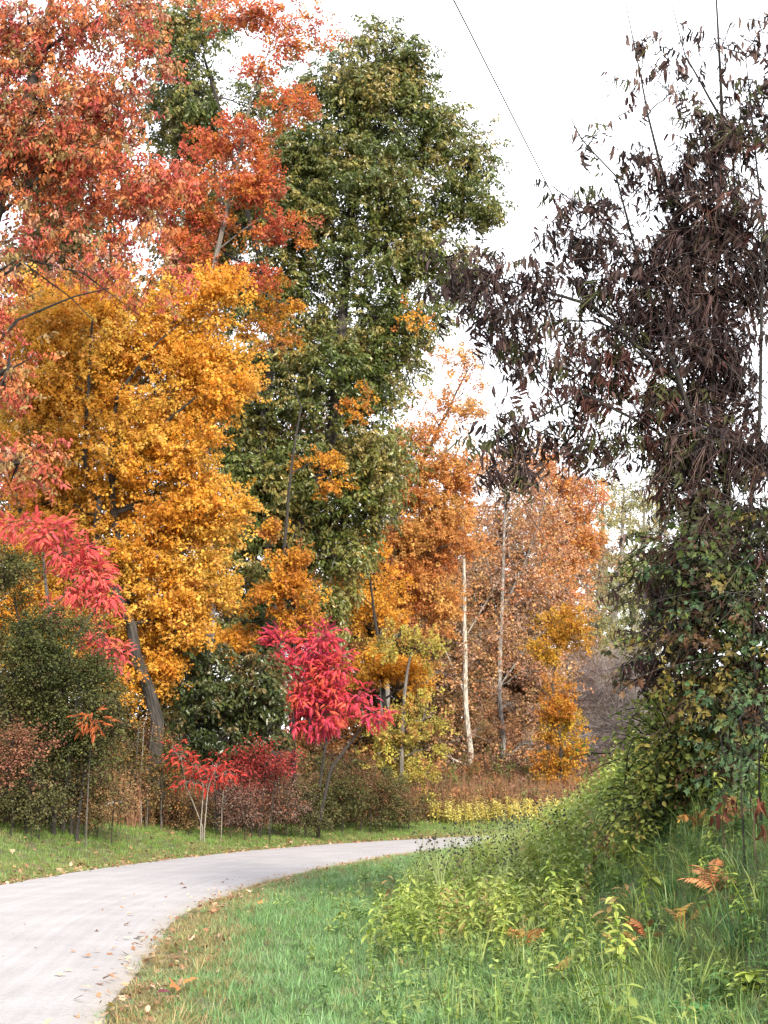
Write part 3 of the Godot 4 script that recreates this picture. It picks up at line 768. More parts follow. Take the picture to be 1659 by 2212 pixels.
	tree({"called": "bush", "cat": "shrub", "label": "leafless grey thicket of fine twigs at the bend of the trail", "d": 66.0, "base": 1325, "bark": M.bark_grey, "rooted": true, "off": 0.8,
		"stems": [[[1250, 1720, 0.12], [1256, 1640, 0.1], [1275, 1570, 0.05]], [[1310, 1720, 0.06], [1310, 1600, 0.05], [1300, 1480, 0.02]], [[1340, 1720, 0.06], [1350, 1600, 0.05], [1355, 1480, 0.02]], [[1380, 1720, 0.06], [1390, 1600, 0.04]]], "leaf": L.twigs, "pal": [Color(0.13, 0.11, 0.11), Color(0.17, 0.15, 0.15), Color(0.16, 0.12, 0.12)],
		"dens": 30.0, "hollow": 0.1, "loose": 1.3, "size": 1.1, "blobs": [[1320, 1480, 55, 60], [1350, 1560, 60, 60], [1290, 1590, 50, 60], [1385, 1640, 50, 60], [1310, 1670, 70, 45]]})
	# what closes the view between the trunks: dim trees deeper in the wood
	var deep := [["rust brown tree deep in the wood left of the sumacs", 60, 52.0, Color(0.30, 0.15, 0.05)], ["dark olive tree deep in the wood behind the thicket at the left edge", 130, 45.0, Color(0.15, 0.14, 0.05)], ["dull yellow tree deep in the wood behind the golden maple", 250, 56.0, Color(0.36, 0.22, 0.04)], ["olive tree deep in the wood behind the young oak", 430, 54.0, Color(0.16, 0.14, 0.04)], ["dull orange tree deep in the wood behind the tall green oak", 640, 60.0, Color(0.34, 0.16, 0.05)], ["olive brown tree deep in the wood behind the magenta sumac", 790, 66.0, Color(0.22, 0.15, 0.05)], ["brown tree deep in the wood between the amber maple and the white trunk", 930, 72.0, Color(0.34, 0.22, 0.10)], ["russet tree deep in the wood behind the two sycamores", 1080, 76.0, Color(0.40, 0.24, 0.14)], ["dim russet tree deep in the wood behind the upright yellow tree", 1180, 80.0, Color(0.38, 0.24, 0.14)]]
	for k in deep.size():
		var u: float = deep[k][1]
		var d: float = deep[k][2]
		var c: Color = deep[k][3]
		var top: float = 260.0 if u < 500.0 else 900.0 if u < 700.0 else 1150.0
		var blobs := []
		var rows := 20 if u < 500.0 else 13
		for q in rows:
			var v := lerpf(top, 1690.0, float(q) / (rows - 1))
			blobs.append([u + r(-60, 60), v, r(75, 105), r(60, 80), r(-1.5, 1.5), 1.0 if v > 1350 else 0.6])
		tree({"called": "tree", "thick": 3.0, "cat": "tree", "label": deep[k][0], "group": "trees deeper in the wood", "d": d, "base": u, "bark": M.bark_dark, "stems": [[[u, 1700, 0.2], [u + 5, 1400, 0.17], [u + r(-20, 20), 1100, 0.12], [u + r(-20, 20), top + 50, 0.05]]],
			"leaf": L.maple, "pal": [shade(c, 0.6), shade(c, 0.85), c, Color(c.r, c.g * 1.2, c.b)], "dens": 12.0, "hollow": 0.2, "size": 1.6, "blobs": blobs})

# ------------------------------------------------------------------ the bank and the brown tree on the right
func right_side() -> void:
	var brown := [Color(0.034, 0.022, 0.022), Color(0.048, 0.03, 0.029), Color(0.062, 0.036, 0.034), Color(0.09, 0.06, 0.052), Color(0.042, 0.03, 0.032), Color(0.07, 0.08, 0.03), Color(0.075, 0.03, 0.025)]
	var t := tree({"called": "brown_tree", "thick": 1.7, "cat": "tree", "label": "leaning tree with withered dark brown hanging leaves on the right bank", "d": 14.0, "base": 1640, "bark": M.bark_dark,
		"stems": [[[1640, 1700, 0.08], [1625, 1450, 0.065], [1580, 1150, 0.05], [1540, 850, 0.036], [1548, 520, 0.024], [1560, 260, 0.02], [1545, -40, 0.008]], [[1580, 1150, 0.035], [1470, 830, 0.024], [1390, 600, 0.018], [1330, 380, 0.01], [1255, 300, 0.008], [1220, 230, 0.004]], [[1540, 850, 0.04], [1480, 560, 0.025], [1400, 250, 0.012], [1350, 0, 0.005]], [[1560, 260, 0.014], [1480, 120, 0.008], [1440, -30, 0.004]], [[1580, 1150, 0.03], [1420, 930, 0.02], [1260, 850, 0.013], [1110, 930, 0.008]], [[1470, 830, 0.03], [1280, 660, 0.02], [1080, 600, 0.008]], [[1400, 630, 0.022], [1300, 480, 0.013], [1190, 400, 0.005]], [[1600, 1300, 0.035], [1640, 900, 0.022], [1650, 500, 0.014], [1610, 120, 0.006]]],
		"leaf": [L.wilted[0], L.wilted[1], L.fine_twigs[0], L.wilted[2]], "pal": brown, "dens": 150.0, "droop": 0.9, "hollow": 0.15, "clumps": 11.0, "loose": 0.62, "size": 0.8,
		"blobs": [[1370, 340, 50, 40, 0, 0.3], [1000, 580, 40, 42], [1065, 595, 55, 45], [1120, 640, 55, 45], [1060, 680, 55, 38], [985, 650, 25, 45, 0, 0.6], [1125, 740, 50, 45, 0, 0.7], [1185, 690, 45, 50, 0, 0.8], [1225, 440, 55, 35, 0, 0.6], [1300, 440, 55, 42, 0, 0.7], [1240, 520, 50, 55, 0, 0.7], [1320, 540, 65, 55, 0, 0.8], [1260, 620, 60, 45], [1350, 640, 65, 55], [1200, 790, 55, 45, 0, 0.7], [1280, 720, 65, 45], [1145, 810, 45, 35, 0, 0.6], [1250, 850, 65, 40, 0, 0.7], [1350, 780, 65, 55], [1125, 920, 45, 36, 0, 1.2], [1080, 955, 45, 34, 0, 1.1], [1110, 1010, 30, 40, 0, 1.6], [1195, 940, 55, 36], [1300, 950, 65, 42], [1380, 900, 55, 55, 0, 0.8], [1450, 380, 70, 50, 0, 0.8], [1555, 330, 75, 75], [1625, 270, 45, 55, 0, 0.8], [1500, 480, 85, 75], [1600, 480, 75, 85], [1455, 580, 75, 75], [1570, 620, 85, 85], [1450, 700, 75, 65], [1580, 780, 85, 85], [1480, 830, 75, 65], [1420, 960, 65, 55, 0, 0.7], [1520, 960, 85, 75], [1620, 950, 65, 85], [1450, 1060, 60, 42, 0, 0.6], [1560, 1100, 85, 75], [1600, 1230, 70, 70, -0.6, 0.8], [1480, 1180, 60, 70, -0.4, 0.7], [1530, 1330, 70, 70, -0.5, 0.6], [1430, 1290, 40, 70, 0, 0.8], [1620, 1400, 45, 70, -0.6, 0.6], [1450, 1420, 50, 60, 0, 0.7], [1540, 1480, 60, 50, -0.3, 0.4], [1450, 200, 110, 75, 0, 0.10], [1550, 100, 90, 75, 0, 0.12], [1390, 110, 70, 65, 0, 0.10], [1290, 300, 70, 45, 0, 0.12], [1645, 190, 25, 60, 0, 0.6], [1650, 60, 40, 60, 0, 0.3]]})
	single_leaves(t)
	tree({"called": "vine_thicket", "thick": 2.6, "cat": "shrub", "label": "shrub overgrown with green broad leaved vines at the right edge", "d": 13.2, "base": 1620, "bark": M.bark_dark, "rooted": true, "off": 0.3,
		"stems": [[[1600, 1800, 0.014], [1570, 1600, 0.012], [1590, 1450, 0.01], [1560, 1250, 0.006]], [[1640, 1800, 0.014], [1650, 1600, 0.012], [1630, 1450, 0.01], [1620, 1150, 0.006]], [[1560, 1800, 0.013], [1565, 1640, 0.01], [1540, 1500, 0.009], [1490, 1280, 0.005]]], "leaf": L.vine, "pal": [Color(0.06, 0.065, 0.03), Color(0.08, 0.12, 0.035), Color(0.09, 0.055, 0.035), Color(0.13, 0.18, 0.05), Color(0.08, 0.15, 0.07), Color(0.15, 0.085, 0.045), Color(0.08, 0.075, 0.03), Color(0.24, 0.20, 0.05)],
		"dens": 100.0, "hollow": 0.3, "clumps": 7.0, "blobs": [[1590, 1720, 70, 50, 0.6], [1630, 1500, 40, 80], [1600, 1250, 75, 85], [1625, 1400, 60, 85], [1545, 1310, 75, 70], [1645, 1120, 40, 65], [1560, 1450, 75, 75], [1600, 1560, 75, 65], [1500, 1390, 60, 55, 0, 0.7], [1480, 1180, 60, 60, 0, 0.5], [1640, 1650, 50, 60]]})
	tree({"called": "bush", "cat": "shrub", "label": "brown and olive bush under the brown tree's left side", "d": 15.0, "base": 1440, "bark": M.bark_dark, "rooted": true, "off": 0.3,
		"stems": [[[1460, 1800, 0.012], [1430, 1600, 0.010], [1410, 1450, 0.008], [1430, 1150, 0.004]], [[1490, 1800, 0.012], [1480, 1620, 0.010], [1455, 1450, 0.008], [1470, 1200, 0.004]], [[1520, 1800, 0.012], [1500, 1600, 0.008], [1480, 1500, 0.006]]], "leaf": L.vine, "pal": [Color(0.08, 0.055, 0.035), Color(0.11, 0.075, 0.04), Color(0.10, 0.115, 0.035), Color(0.15, 0.15, 0.045), Color(0.26, 0.17, 0.05)],
		"dens": 80.0, "hollow": 0.2, "clumps": 7.0, "size": 0.85, "blobs": [[1430, 1180, 45, 50, 0, 0.5], [1415, 1270, 45, 55, 0, 0.8], [1435, 1350, 50, 55], [1410, 1430, 38, 50, 0, 0.7], [1465, 1470, 55, 55], [1430, 1110, 40, 35, 0, 0.35], [1490, 1270, 45, 60], [1460, 1540, 50, 45, 0.6, 0.6]]})
	tree({"called": "bush", "cat": "shrub", "label": "fine leaved yellow green bush at the foot of the right bank thicket", "d": 14.2, "base": 1480, "bark": M.bark_dark, "rooted": true, "off": 0.4,
		"stems": [[[1440, 1800, 0.009], [1440, 1600, 0.006]], [[1480, 1800, 0.009], [1490, 1580, 0.006]], [[1530, 1800, 0.009], [1540, 1560, 0.006]]], "leaf": L.small, "pal": [Color(0.11, 0.16, 0.035), Color(0.16, 0.22, 0.045), Color(0.22, 0.27, 0.06), Color(0.30, 0.27, 0.06)],
		"dens": 110.0, "thick": 3.4, "hollow": 0.2, "clumps": 6.0, "loose": 1.1, "blobs": [[1420, 1730, 50, 35], [1540, 1740, 60, 35], [1455, 1560, 50, 55, 0, 0.7], [1505, 1620, 65, 55], [1430, 1620, 45, 50], [1600, 1690, 50, 40], [1545, 1560, 55, 50], [1480, 1700, 65, 40], [1400, 1690, 40, 40, 0, 0.7], [1570, 1680, 50, 50]]})
	tree({"called": "bush", "cat": "shrub", "label": "blue green bramble low at the right edge, under the vines", "d": 11.5, "base": 1625, "bark": M.bark_dark, "rooted": true, "off": 0.3,
		"stems": [[[1600, 1800, 0.008], [1600, 1620, 0.004]], [[1640, 1800, 0.012], [1640, 1580, 0.006]]], "leaf": L.vine, "pal": [Color(0.07, 0.14, 0.06), Color(0.10, 0.18, 0.08), Color(0.14, 0.22, 0.10), Color(0.20, 0.22, 0.06)],
		"dens": 120.0, "hollow": 0.3, "clumps": 8.0, "size": 0.8, "blobs": [[1625, 1630, 50, 45], [1600, 1540, 50, 32, 0, 0.5], [1650, 1560, 30, 50]]})
	# long arching canes in front of the brown tree
	var canes := thing("bramble_canes", "tangle of thin grey arching canes in front of the brown tree at the right edge", "shrub", stand(at(1640, 1700, 12.5)))
	for k in 46:
		var v := r(380, 1420)
		var deep := r(12.4, 13.6)
		var a := stand(at(r(1690, 1900), 1700, deep + r(-0.5, 0.5)))- canes.position
		var rise := at(r(1640, 1740), v - r(40, 220), deep) - canes.position
		var b := at(r(1340, 1600), v + r(-160, 220), deep + r(-0.6, 0.4)) - canes.position
		var pts := []
		for q in 13:
			var t_ := q / 12.0
			var one := a.lerp(rise, minf(1.0, t_ * 2.0))
			var c := a.lerp(rise, t_).lerp(rise.lerp(b, t_), t_)
			pts.append(c.lerp(one, 0.35 * (1.0 - t_)) + ball() * 0.015)
		var g := Geo.new()
		g.smooth = true
		g.tube(pts, taper(13, r(0.003, 0.006), 0.0015), 4)
		put("cane", g.mesh(M.bark_grey), canes)

# the leaves of the brown tree that one can pick out against the sky
func single_leaves(t: Node3D) -> void:
	var shapes := []
	for k in 6:
		var g := Geo.new()
		g.leaf(Vector3.ZERO, Vector3(0, -1, 0.1), Vector3(0, 0.1, 1), 0.15, 0.042, LONG, r(0.3, 0.9), r(0.1, 0.9), shade(Color(0.12, 0.075, 0.065), r(0.6, 1.2)))
		shapes.append(g.mesh(M.dry))
	for k in 300:
		var p: Vector3 = tips[(k * 7) % tips.size()] + ball() * 0.09
		var m := put("leaf", shapes[rng.randi() % 6], t)
		m.transform = Transform3D(Basis(Vector3.UP, r(0, TAU)) * Basis(Vector3.RIGHT, r(-0.6, 0.6)) * Basis.from_scale(Vector3.ONE * r(0.6, 1.1)), p)
# ------------------------------------------------------------------ grass, weeds, flowers
func tuft(seed_: int, blades: int, radius: float, tall: float, wide: float, bend: float, mat: Material) -> ArrayMesh:
	var keep := rng.state
	rng.seed = seed_
	var g := Geo.new()
	for k in blades:
		var a := r(0, TAU)
		var f := 1.0 - 0.45 * rng.randf()
		var col := Color(f * r(0.8, 1.0), f, f * r(0.75, 1.0))
		if rng.randf() < 0.08:
			col = Color(1.0, 0.75, 0.5)
		var o := Vector3(cos(a), 0, sin(a)) * radius * sqrt(rng.randf())
		var b := a + r(-1.2, 1.2)
		g.blade(o - Vector3.UP * 0.02, Vector3(cos(b), 0, sin(b)), tall * r(0.5, 1.15), wide * r(0.7, 1.2), bend * r(0.2, 1.2), col)
	rng.state = keep
	return g.mesh(mat)

func upright(size: float, tilt: float, tall := 1.0) -> Basis:
	return Basis(Vector3.UP, r(0, TAU)) * Basis(Vector3.RIGHT, r(-tilt, tilt)) * Basis.from_scale(Vector3(size, size * tall, size))

func weed(seed_: int, tall: float, pairs: int, long: float, wide: float) -> ArrayMesh:
	var keep := rng.state
	rng.seed = seed_
	var g := Geo.new()
	var lean := Vector3(r(-0.2, 0.2), 0, r(-0.2, 0.2))
	g.tube([Vector3(0, -0.05, 0), Vector3(0, tall * 0.5, 0) + lean * 0.3 * tall, Vector3(0, tall, 0) + lean * tall], [0.005, 0.004, 0.002], 4, Color(0.7, 0.75, 0.5))
	for k in pairs:
		var t := 0.25 + 0.75 * (k + 1.0) / pairs
		var p := Vector3(0, tall * t, 0) + lean * tall * t * t
		var a := k * 1.9 + r(-0.3, 0.3)
		for s in 2:
			var aa := a + PI * s
			var f := 1.0 - 0.4 * rng.randf()
			var sz := (1.15 - 0.6 * t) * r(0.8, 1.2)
			g.leaf(p, Vector3(cos(aa), r(-0.15, 0.5), sin(aa)), Vector3.UP, long * sz, wide * sz, OVAL, 0.25, r(0.15, 0.6), Color(f, f, f * r(0.8, 1)))
	rng.state = keep
	return g.mesh(M.grass)

func seed_plant(seed_: int, tall: float) -> ArrayMesh:
	var keep := rng.state
	rng.seed = seed_
	var g := Geo.new()
	var green := Color(0.26, 0.32, 0.12)
	g.tube([Vector3(0, -0.05, 0), Vector3(0, tall * 0.6, 0)], [0.004, 0.003], 3, green)
	for k in 9:
		var a := r(0, TAU)
		var tip := Vector3(cos(a) * r(0.05, 0.24), tall * r(0.78, 1.1), sin(a) * r(0.05, 0.24))
		g.tube([Vector3(0, tall * r(0.45, 0.6), 0), tip.lerp(Vector3(0, tall * 0.6, 0), 0.45), tip], [0.003, 0.002, 0.0015], 3, green)
		var q := r(0.013, 0.019)
		var dark := Color(0.035, 0.035, 0.022)
		var ends := [Vector3(q, 0, 0), Vector3(0, 0, q), Vector3(-q, 0, 0), Vector3(0, 0, -q)]
		for e in 4:
			g.tri(tip + Vector3(0, q, 0), tip + ends[e], tip + ends[(e + 1) % 4], dark)
			g.tri(tip - Vector3(0, q, 0), tip + ends[(e + 1) % 4], tip + ends[e], dark)
	for k in 5:
		var a := r(0, TAU)
		g.leaf(Vector3(0, tall * r(0.1, 0.5), 0), Vector3(cos(a), 0.3, sin(a)), Vector3.UP, 0.1, 0.03, OVAL, 0.2, 0.4, Color(0.20, 0.26, 0.07))
	rng.state = keep
	return g.mesh(M.grass)

func flat_leaf(seed_: int, half: Array, long: float, wide: float) -> ArrayMesh:
	var keep := rng.state
	rng.seed = seed_
	var g := Geo.new()
	g.leaf(Vector3(0, 0.02, -long * 0.5), Vector3(0, 0.1, 1), Vector3.UP, long, wide, half, r(-0.4, 0.4), r(-0.3, 0.4), Color.WHITE)
	rng.state = keep
	return g.mesh(M.dry)

# fill cells of a region of the ground: per square metre, a rule that says yes
func sow(cells: Rect2, per_m2: Callable, place: Callable) -> void:
	var step := 0.5
	var x := cells.position.x
	while x < cells.end.x:
		var z := cells.position.y
		while z < cells.end.y:
			if absf(x) < -z * 0.29 + 1.2:
				var s := off_trail(x + 0.25, z + 0.25)
				var many: float = per_m2.call(x, z, s) * step * step
				var n := int(many) + (1 if rng.randf() < many - int(many) else 0)
				for k in n:
					var px := x + r(0, step)
					var pz := z + r(0, step)
					place.call(px, pz)
			z += step
		x += step

func meadow(called: String, label: String, meshes: Array, cells: Rect2, per_m2: Callable, look: Callable) -> void:
	var where := []
	var tint := PackedColorArray()
	var kinds := []
	for k in meshes.size():
		where.append([])
		kinds.append(PackedColorArray())
	sow(cells, per_m2, func(px: float, pz: float) -> void:
		var s := off_trail(px, pz)
		var got: Array = look.call(px, pz, s)
		if got.size():
			var k := rng.randi() % meshes.size()
			where[k].append(Transform3D(got[0], Vector3(px, ground(px, pz) + float(got[2]), pz)))
			kinds[k].append(got[1]))
	for k in meshes.size():
		if where[k].size():
			spread(called, meshes[k], where[k], kinds[k], self, label)

func grasses() -> void:
	var near_grass := [tuft(101, 24, 0.09, 0.13, 0.006, 0.8, M.grass), tuft(102, 24, 0.09, 0.15, 0.006, 1.0, M.grass), tuft(103, 20, 0.08, 0.11, 0.007, 0.6, M.grass)]
	# short grass between trail and bank
	meadow("grass", "blue green meadow grass between the trail and the right bank", near_grass, Rect2(-5, -34, 13, 29),
		func(x: float, z: float, s: float) -> float: return 0.0 if s > -1.9 else clampf(1500.0 / -z, 40.0, 150.0),
		func(x: float, z: float, s: float) -> Array:
			var e := -s - HALF
			if e < r(-0.12, 0.12):
				return []
			var dry := clampf(1.3 - e / 0.9, 0.0, 1.0) * (0.85 + 0.7 * patchy.get_noise_2d(x * 14.0, z * 14.0)) + 0.25 * patchy.get_noise_2d(x * 30.0, z * 30.0)
			var c := Color(0.11, 0.22, 0.065).lerp(Color(0.20, 0.30, 0.15), rng.randf())
			if rng.randf() < dry:
				c = Color(0.36, 0.23, 0.13).lerp(Color(0.21, 0.20, 0.07), rng.randf())
			return [upright(r(0.7, 1.3), 0.25, r(0.8, 1.3) * (0.6 if e < 0.6 else 1.0)), shade(c, r(0.8, 1.25)), 0.0])
	# longer grass on the bank
	var long_grass := [tuft(111, 20, 0.10, 0.36, 0.008, 1.1, M.grass), tuft(112, 18, 0.12, 0.44, 0.009, 1.3, M.grass)]
	meadow("grass", "long arching grass on the right bank", long_grass, Rect2(0.4, -32, 10, 27),
		func(x: float, z: float, s: float) -> float: return 0.0 if s > -4.0 else 26.0 * smoothstep(4.0, 5.5, -s + 0.9 * patchy.get_noise_2d(x * 9, z * 9)),
		func(x: float, z: float, s: float) -> Array: return [upright(r(0.6, 1.2), 0.3), shade(Color(0.12, 0.23, 0.065).lerp(Color(0.30, 0.34, 0.12), rng.randf()), r(0.75, 1.2)), 0.0])
	# mown verge on the far side
	var verge := [tuft(121, 20, 0.14, 0.10, 0.008, 0.7, M.grass), tuft(122, 20, 0.14, 0.13, 0.008, 0.9, M.grass)]
	meadow("grass", "mown yellow green verge on the far side of the trail", verge, Rect2(-16, -54, 30, 36),
		func(x: float, z: float, s: float) -> float: return 60.0 if s > 1.9 and s < 9.0 else 0.0,
		func(x: float, z: float, s: float) -> Array:
			var e := s - HALF
			if e < r(-0.05, 0.2):
				return []
			var dry := clampf(0.55 - e * 0.22, 0.05, 0.6) + 0.5 * patchy.get_noise_2d(x * 8.0, z * 8.0)
			var c := Color(0.16, 0.25, 0.055).lerp(Color(0.21, 0.30, 0.08), rng.randf())
			if rng.randf() < dry:
				c = Color(0.32, 0.24, 0.11).lerp(Color(0.24, 0.24, 0.08), rng.randf())
			return [upright(r(0.8, 1.3), 0.2, 1.0 + 0.9 * smoothstep(4.5, 7.5, e)), shade(c, r(0.8, 1.2)), 0.0])
	# dry stalks at the wood edge
	var stalk := Geo.new()
	for k in 7:
		var o := Vector3(r(-0.2, 0.2), -0.03, r(-0.2, 0.2))
		var top := o + Vector3(r(-0.25, 0.25), r(0.5, 1.3), r(-0.25, 0.25))
		stalk.tube([o, o.lerp(top, 0.5) + ball() * 0.06, top], [0.007, 0.005, 0.002], 3, Color(0.75, 0.6, 0.55))
		for q in 5:
			stalk.leaf(o.lerp(top, r(0.2, 1)), ball() + Vector3(0, -0.3, 0), ball(), r(0.04, 0.08), r(0.02, 0.04), OVAL, 0.3, 0.4, Color(1, r(0.6, 1), r(0.5, 0.9)))
	meadow("undergrowth", "dry reddish stalks and brush along the edge of the wood", [stalk.mesh(M.dry)], Rect2(-16, -64, 34, 40),
		func(x: float, z: float, s: float) -> float: return 26.0 * smoothstep(5.0, 6.0, s + patchy.get_noise_2d(x * 9, z * 9)) if s < 15.0 else 0.0,
		func(x: float, z: float, s: float) -> Array: return [upright(r(0.7, 1.3), 0.2), shade(Color(0.30, 0.17, 0.13).lerp(Color(0.22, 0.19, 0.08), rng.randf()), r(0.6, 1.2)), 0.0])
	# saplings and scrub that close the wood below the crowns
	meadow("scrub", "dense mixed scrub under the trees of the wood", [L.small[0], L.maple[0]], Rect2(-24, -78, 60, 56),
		func(x: float, z: float, s: float) -> float: return 44.0 * smoothstep(5.2, 6.8, s + 0.8 * patchy.get_noise_2d(x * 8.0, z * 8.0)) * (1.0 - smoothstep(19.0, 24.0, s)),
		func(x: float, z: float, s: float) -> Array:
			var tall := 0.45 + (2.6 - 1.3 * smoothstep(44.0, 54.0, -z)) * smoothstep(6.0, 12.0, s) + 1.5 * patchy.get_noise_2d(x * 5.0, z * 5.0)
			var t := patchy.get_noise_2d(x * 7.0 + 90.0, z * 7.0) + r(-0.2, 0.2)
			var c := Color(0.34, 0.17, 0.07) if t > 0.15 else Color(0.14, 0.15, 0.045) if t > -0.1 else Color(0.22, 0.13, 0.08)
			return [facing(ball(), 0.0, r(1.0, 1.9)), shade(c, r(0.6, 1.3)), maxf(0.1, tall) * pow(rng.randf(), 0.8)])
	# bright weeds in the middle, and plants with dark seed heads before them
	var weeds := [weed(131, 0.5, 9, 0.14, 0.055), weed(132, 0.48, 8, 0.14, 0.06), weed(133, 0.55, 10, 0.13, 0.05)]
	var in_weeds := func(x: float, z: float) -> float:
		var w := -z
		var left := -0.05 + 0.15 * (w - 16.6) + 0.35 * patchy.get_noise_2d(z * 9.0, 3.0)
		var right := 1.7 + 0.25 * (w - 13.0) + 0.6 * patchy.get_noise_2d(z * 9.0, 33.0)
		return smoothstep(left - 0.2, left + 0.5, x) * (1.0 - smoothstep(right - 0.7, right + 0.5, x)) * smoothstep(12.0, 15.0, w) * (1.0 - smoothstep(29.0, 32.0, w))
	meadow("weeds", "bright yellow green leafy weeds in the middle of the meadow", weeds, Rect2(-2, -33, 11, 27),
		func(x: float, z: float, s: float) -> float: return 0.0 if s > -2.6 else 36.0 * in_weeds.call(x, z) + (3.0 + 12.0 * smoothstep(6.2, 8.0, -s)) * smoothstep(4.5, 6.0, -s) * smoothstep(0.0, 0.3, patchy.get_noise_2d(x * 10.0 + 50.0, z * 10.0)),
		func(x: float, z: float, s: float) -> Array: return [upright(r(0.45, 1.25), 0.35), shade(Color(0.20, 0.30, 0.05).lerp(Color(0.34, 0.38, 0.09), rng.randf()) if rng.randf() > 0.07 else Color(0.30, 0.20, 0.08), r(0.7, 1.2)), 0.0])
	var seeds := [seed_plant(141, 0.85), seed_plant(142, 0.75), seed_plant(143, 0.95)]
	meadow("seed_stalks", "wispy stalks with round dark seed heads before the trail's bend", seeds, Rect2(-2, -30, 7, 18),
		func(x: float, z: float, s: float) -> float: return 0.0 if s > -2.7 else 4.0 * smoothstep(-0.5, 0.4, x + 0.05 - 0.14 * (-z - 16.6)) * (1.0 - smoothstep(1.0, 2.6, x - 0.14 * (-z - 16.6))) * smoothstep(14.0, 17.0, -z) * (1.0 - smoothstep(26.0, 28.0, -z)),
		func(x: float, z: float, s: float) -> Array: return [upright(r(0.75, 1.1), 0.15), Color.WHITE, 0.0])
	# low broad leaves in the grass
	var low := [weed(151, 0.16, 4, 0.1, 0.055), weed(152, 0.22, 5, 0.08, 0.04)]
	meadow("herbs", "low broad leaved herbs among the bank grass", low, Rect2(-3, -30, 12, 25),
		func(x: float, z: float, s: float) -> float: return 0.0 if s > -3.2 else (34.0 + 26.0 * smoothstep(6.0, 8.0, -s)) * smoothstep(3.0, 5.0, -s) * smoothstep(-0.35, 0.3, patchy.get_noise_2d(x * 12.0, z * 12.0)),
		func(x: float, z: float, s: float) -> Array: return [upright(r(0.6, 1.3), 0.3), shade(Color(0.10, 0.21, 0.06).lerp(Color(0.27, 0.33, 0.09), rng.randf()), r(0.8, 1.2)), 0.0])
	# yellow flower bed where the trail turns, rusty grass behind it
	meadow("yellow_flowers", "bed of yellow flowering plants at the bend of the trail", [weed(161, 0.6, 9, 0.14, 0.06)], Rect2(1, -58, 18, 14),
		func(x: float, z: float, s: float) -> float: return 26.0 if s > 4.4 and s < 9.0 and x > 1.4 + 0.6 * patchy.get_noise_2d(z * 20, 7) else 0.0,
		func(x: float, z: float, s: float) -> Array: return [upright(r(0.7, 1.3), 0.2), shade(Color(0.74, 0.58, 0.14).lerp(Color(0.68, 0.64, 0.26), rng.randf()), r(0.8, 1.2)), 0.0])
	meadow("rusty_grass", "rust red dry grass behind the yellow flower bed", [tuft(171, 22, 0.25, 0.9, 0.02, 0.7, M.dry)], Rect2(2, -72, 24, 24),
		func(x: float, z: float, s: float) -> float: return 7.0 if s > 10.0 and s < 17.0 else 0.0,
		func(x: float, z: float, s: float) -> Array: return [upright(r(0.7, 1.2), 0.2), shade(Color(0.46, 0.14, 0.08).lerp(Color(0.40, 0.20, 0.09), rng.randf()), r(0.7, 1.2)), 0.0])
	# fallen leaves that lie too thick to count
	var litter := [flat_leaf(181, STAR, 0.10, 0.09), flat_leaf(182, LOBED, 0.12, 0.06), flat_leaf(183, OVAL, 0.09, 0.05)]
	meadow("leaf_litter", "fallen tan and rust leaves along both edges of the trail", litter, Rect2(-15, -52, 28, 46),
		func(x: float, z: float, s: float) -> float:
			var e := absf(s) - HALF
			if s > 0.0:
				return 55.0 * exp(-pow((e - 0.25) / 0.45, 2.0)) + (4.0 if e > 0.3 and e < 9.0 else 0.0)
			return 80.0 * exp(-pow((e - 0.3) / 0.4, 2.0)) * (0.6 + 1.2 * patchy.get_noise_2d(x * 10, z * 10)),
		func(x: float, z: float, s: float) -> Array: return [upright(r(0.35, 0.8) if s < 0.0 else r(0.6, 1.2), 0.7), shade([Color(0.26, 0.13, 0.07), Color(0.34, 0.20, 0.12), Color(0.20, 0.09, 0.05), Color(0.38, 0.26, 0.18)][rng.randi() % 4], r(0.6, 1.2)), 0.045 if absf(s) < HALF else r(0.0, 0.05)])

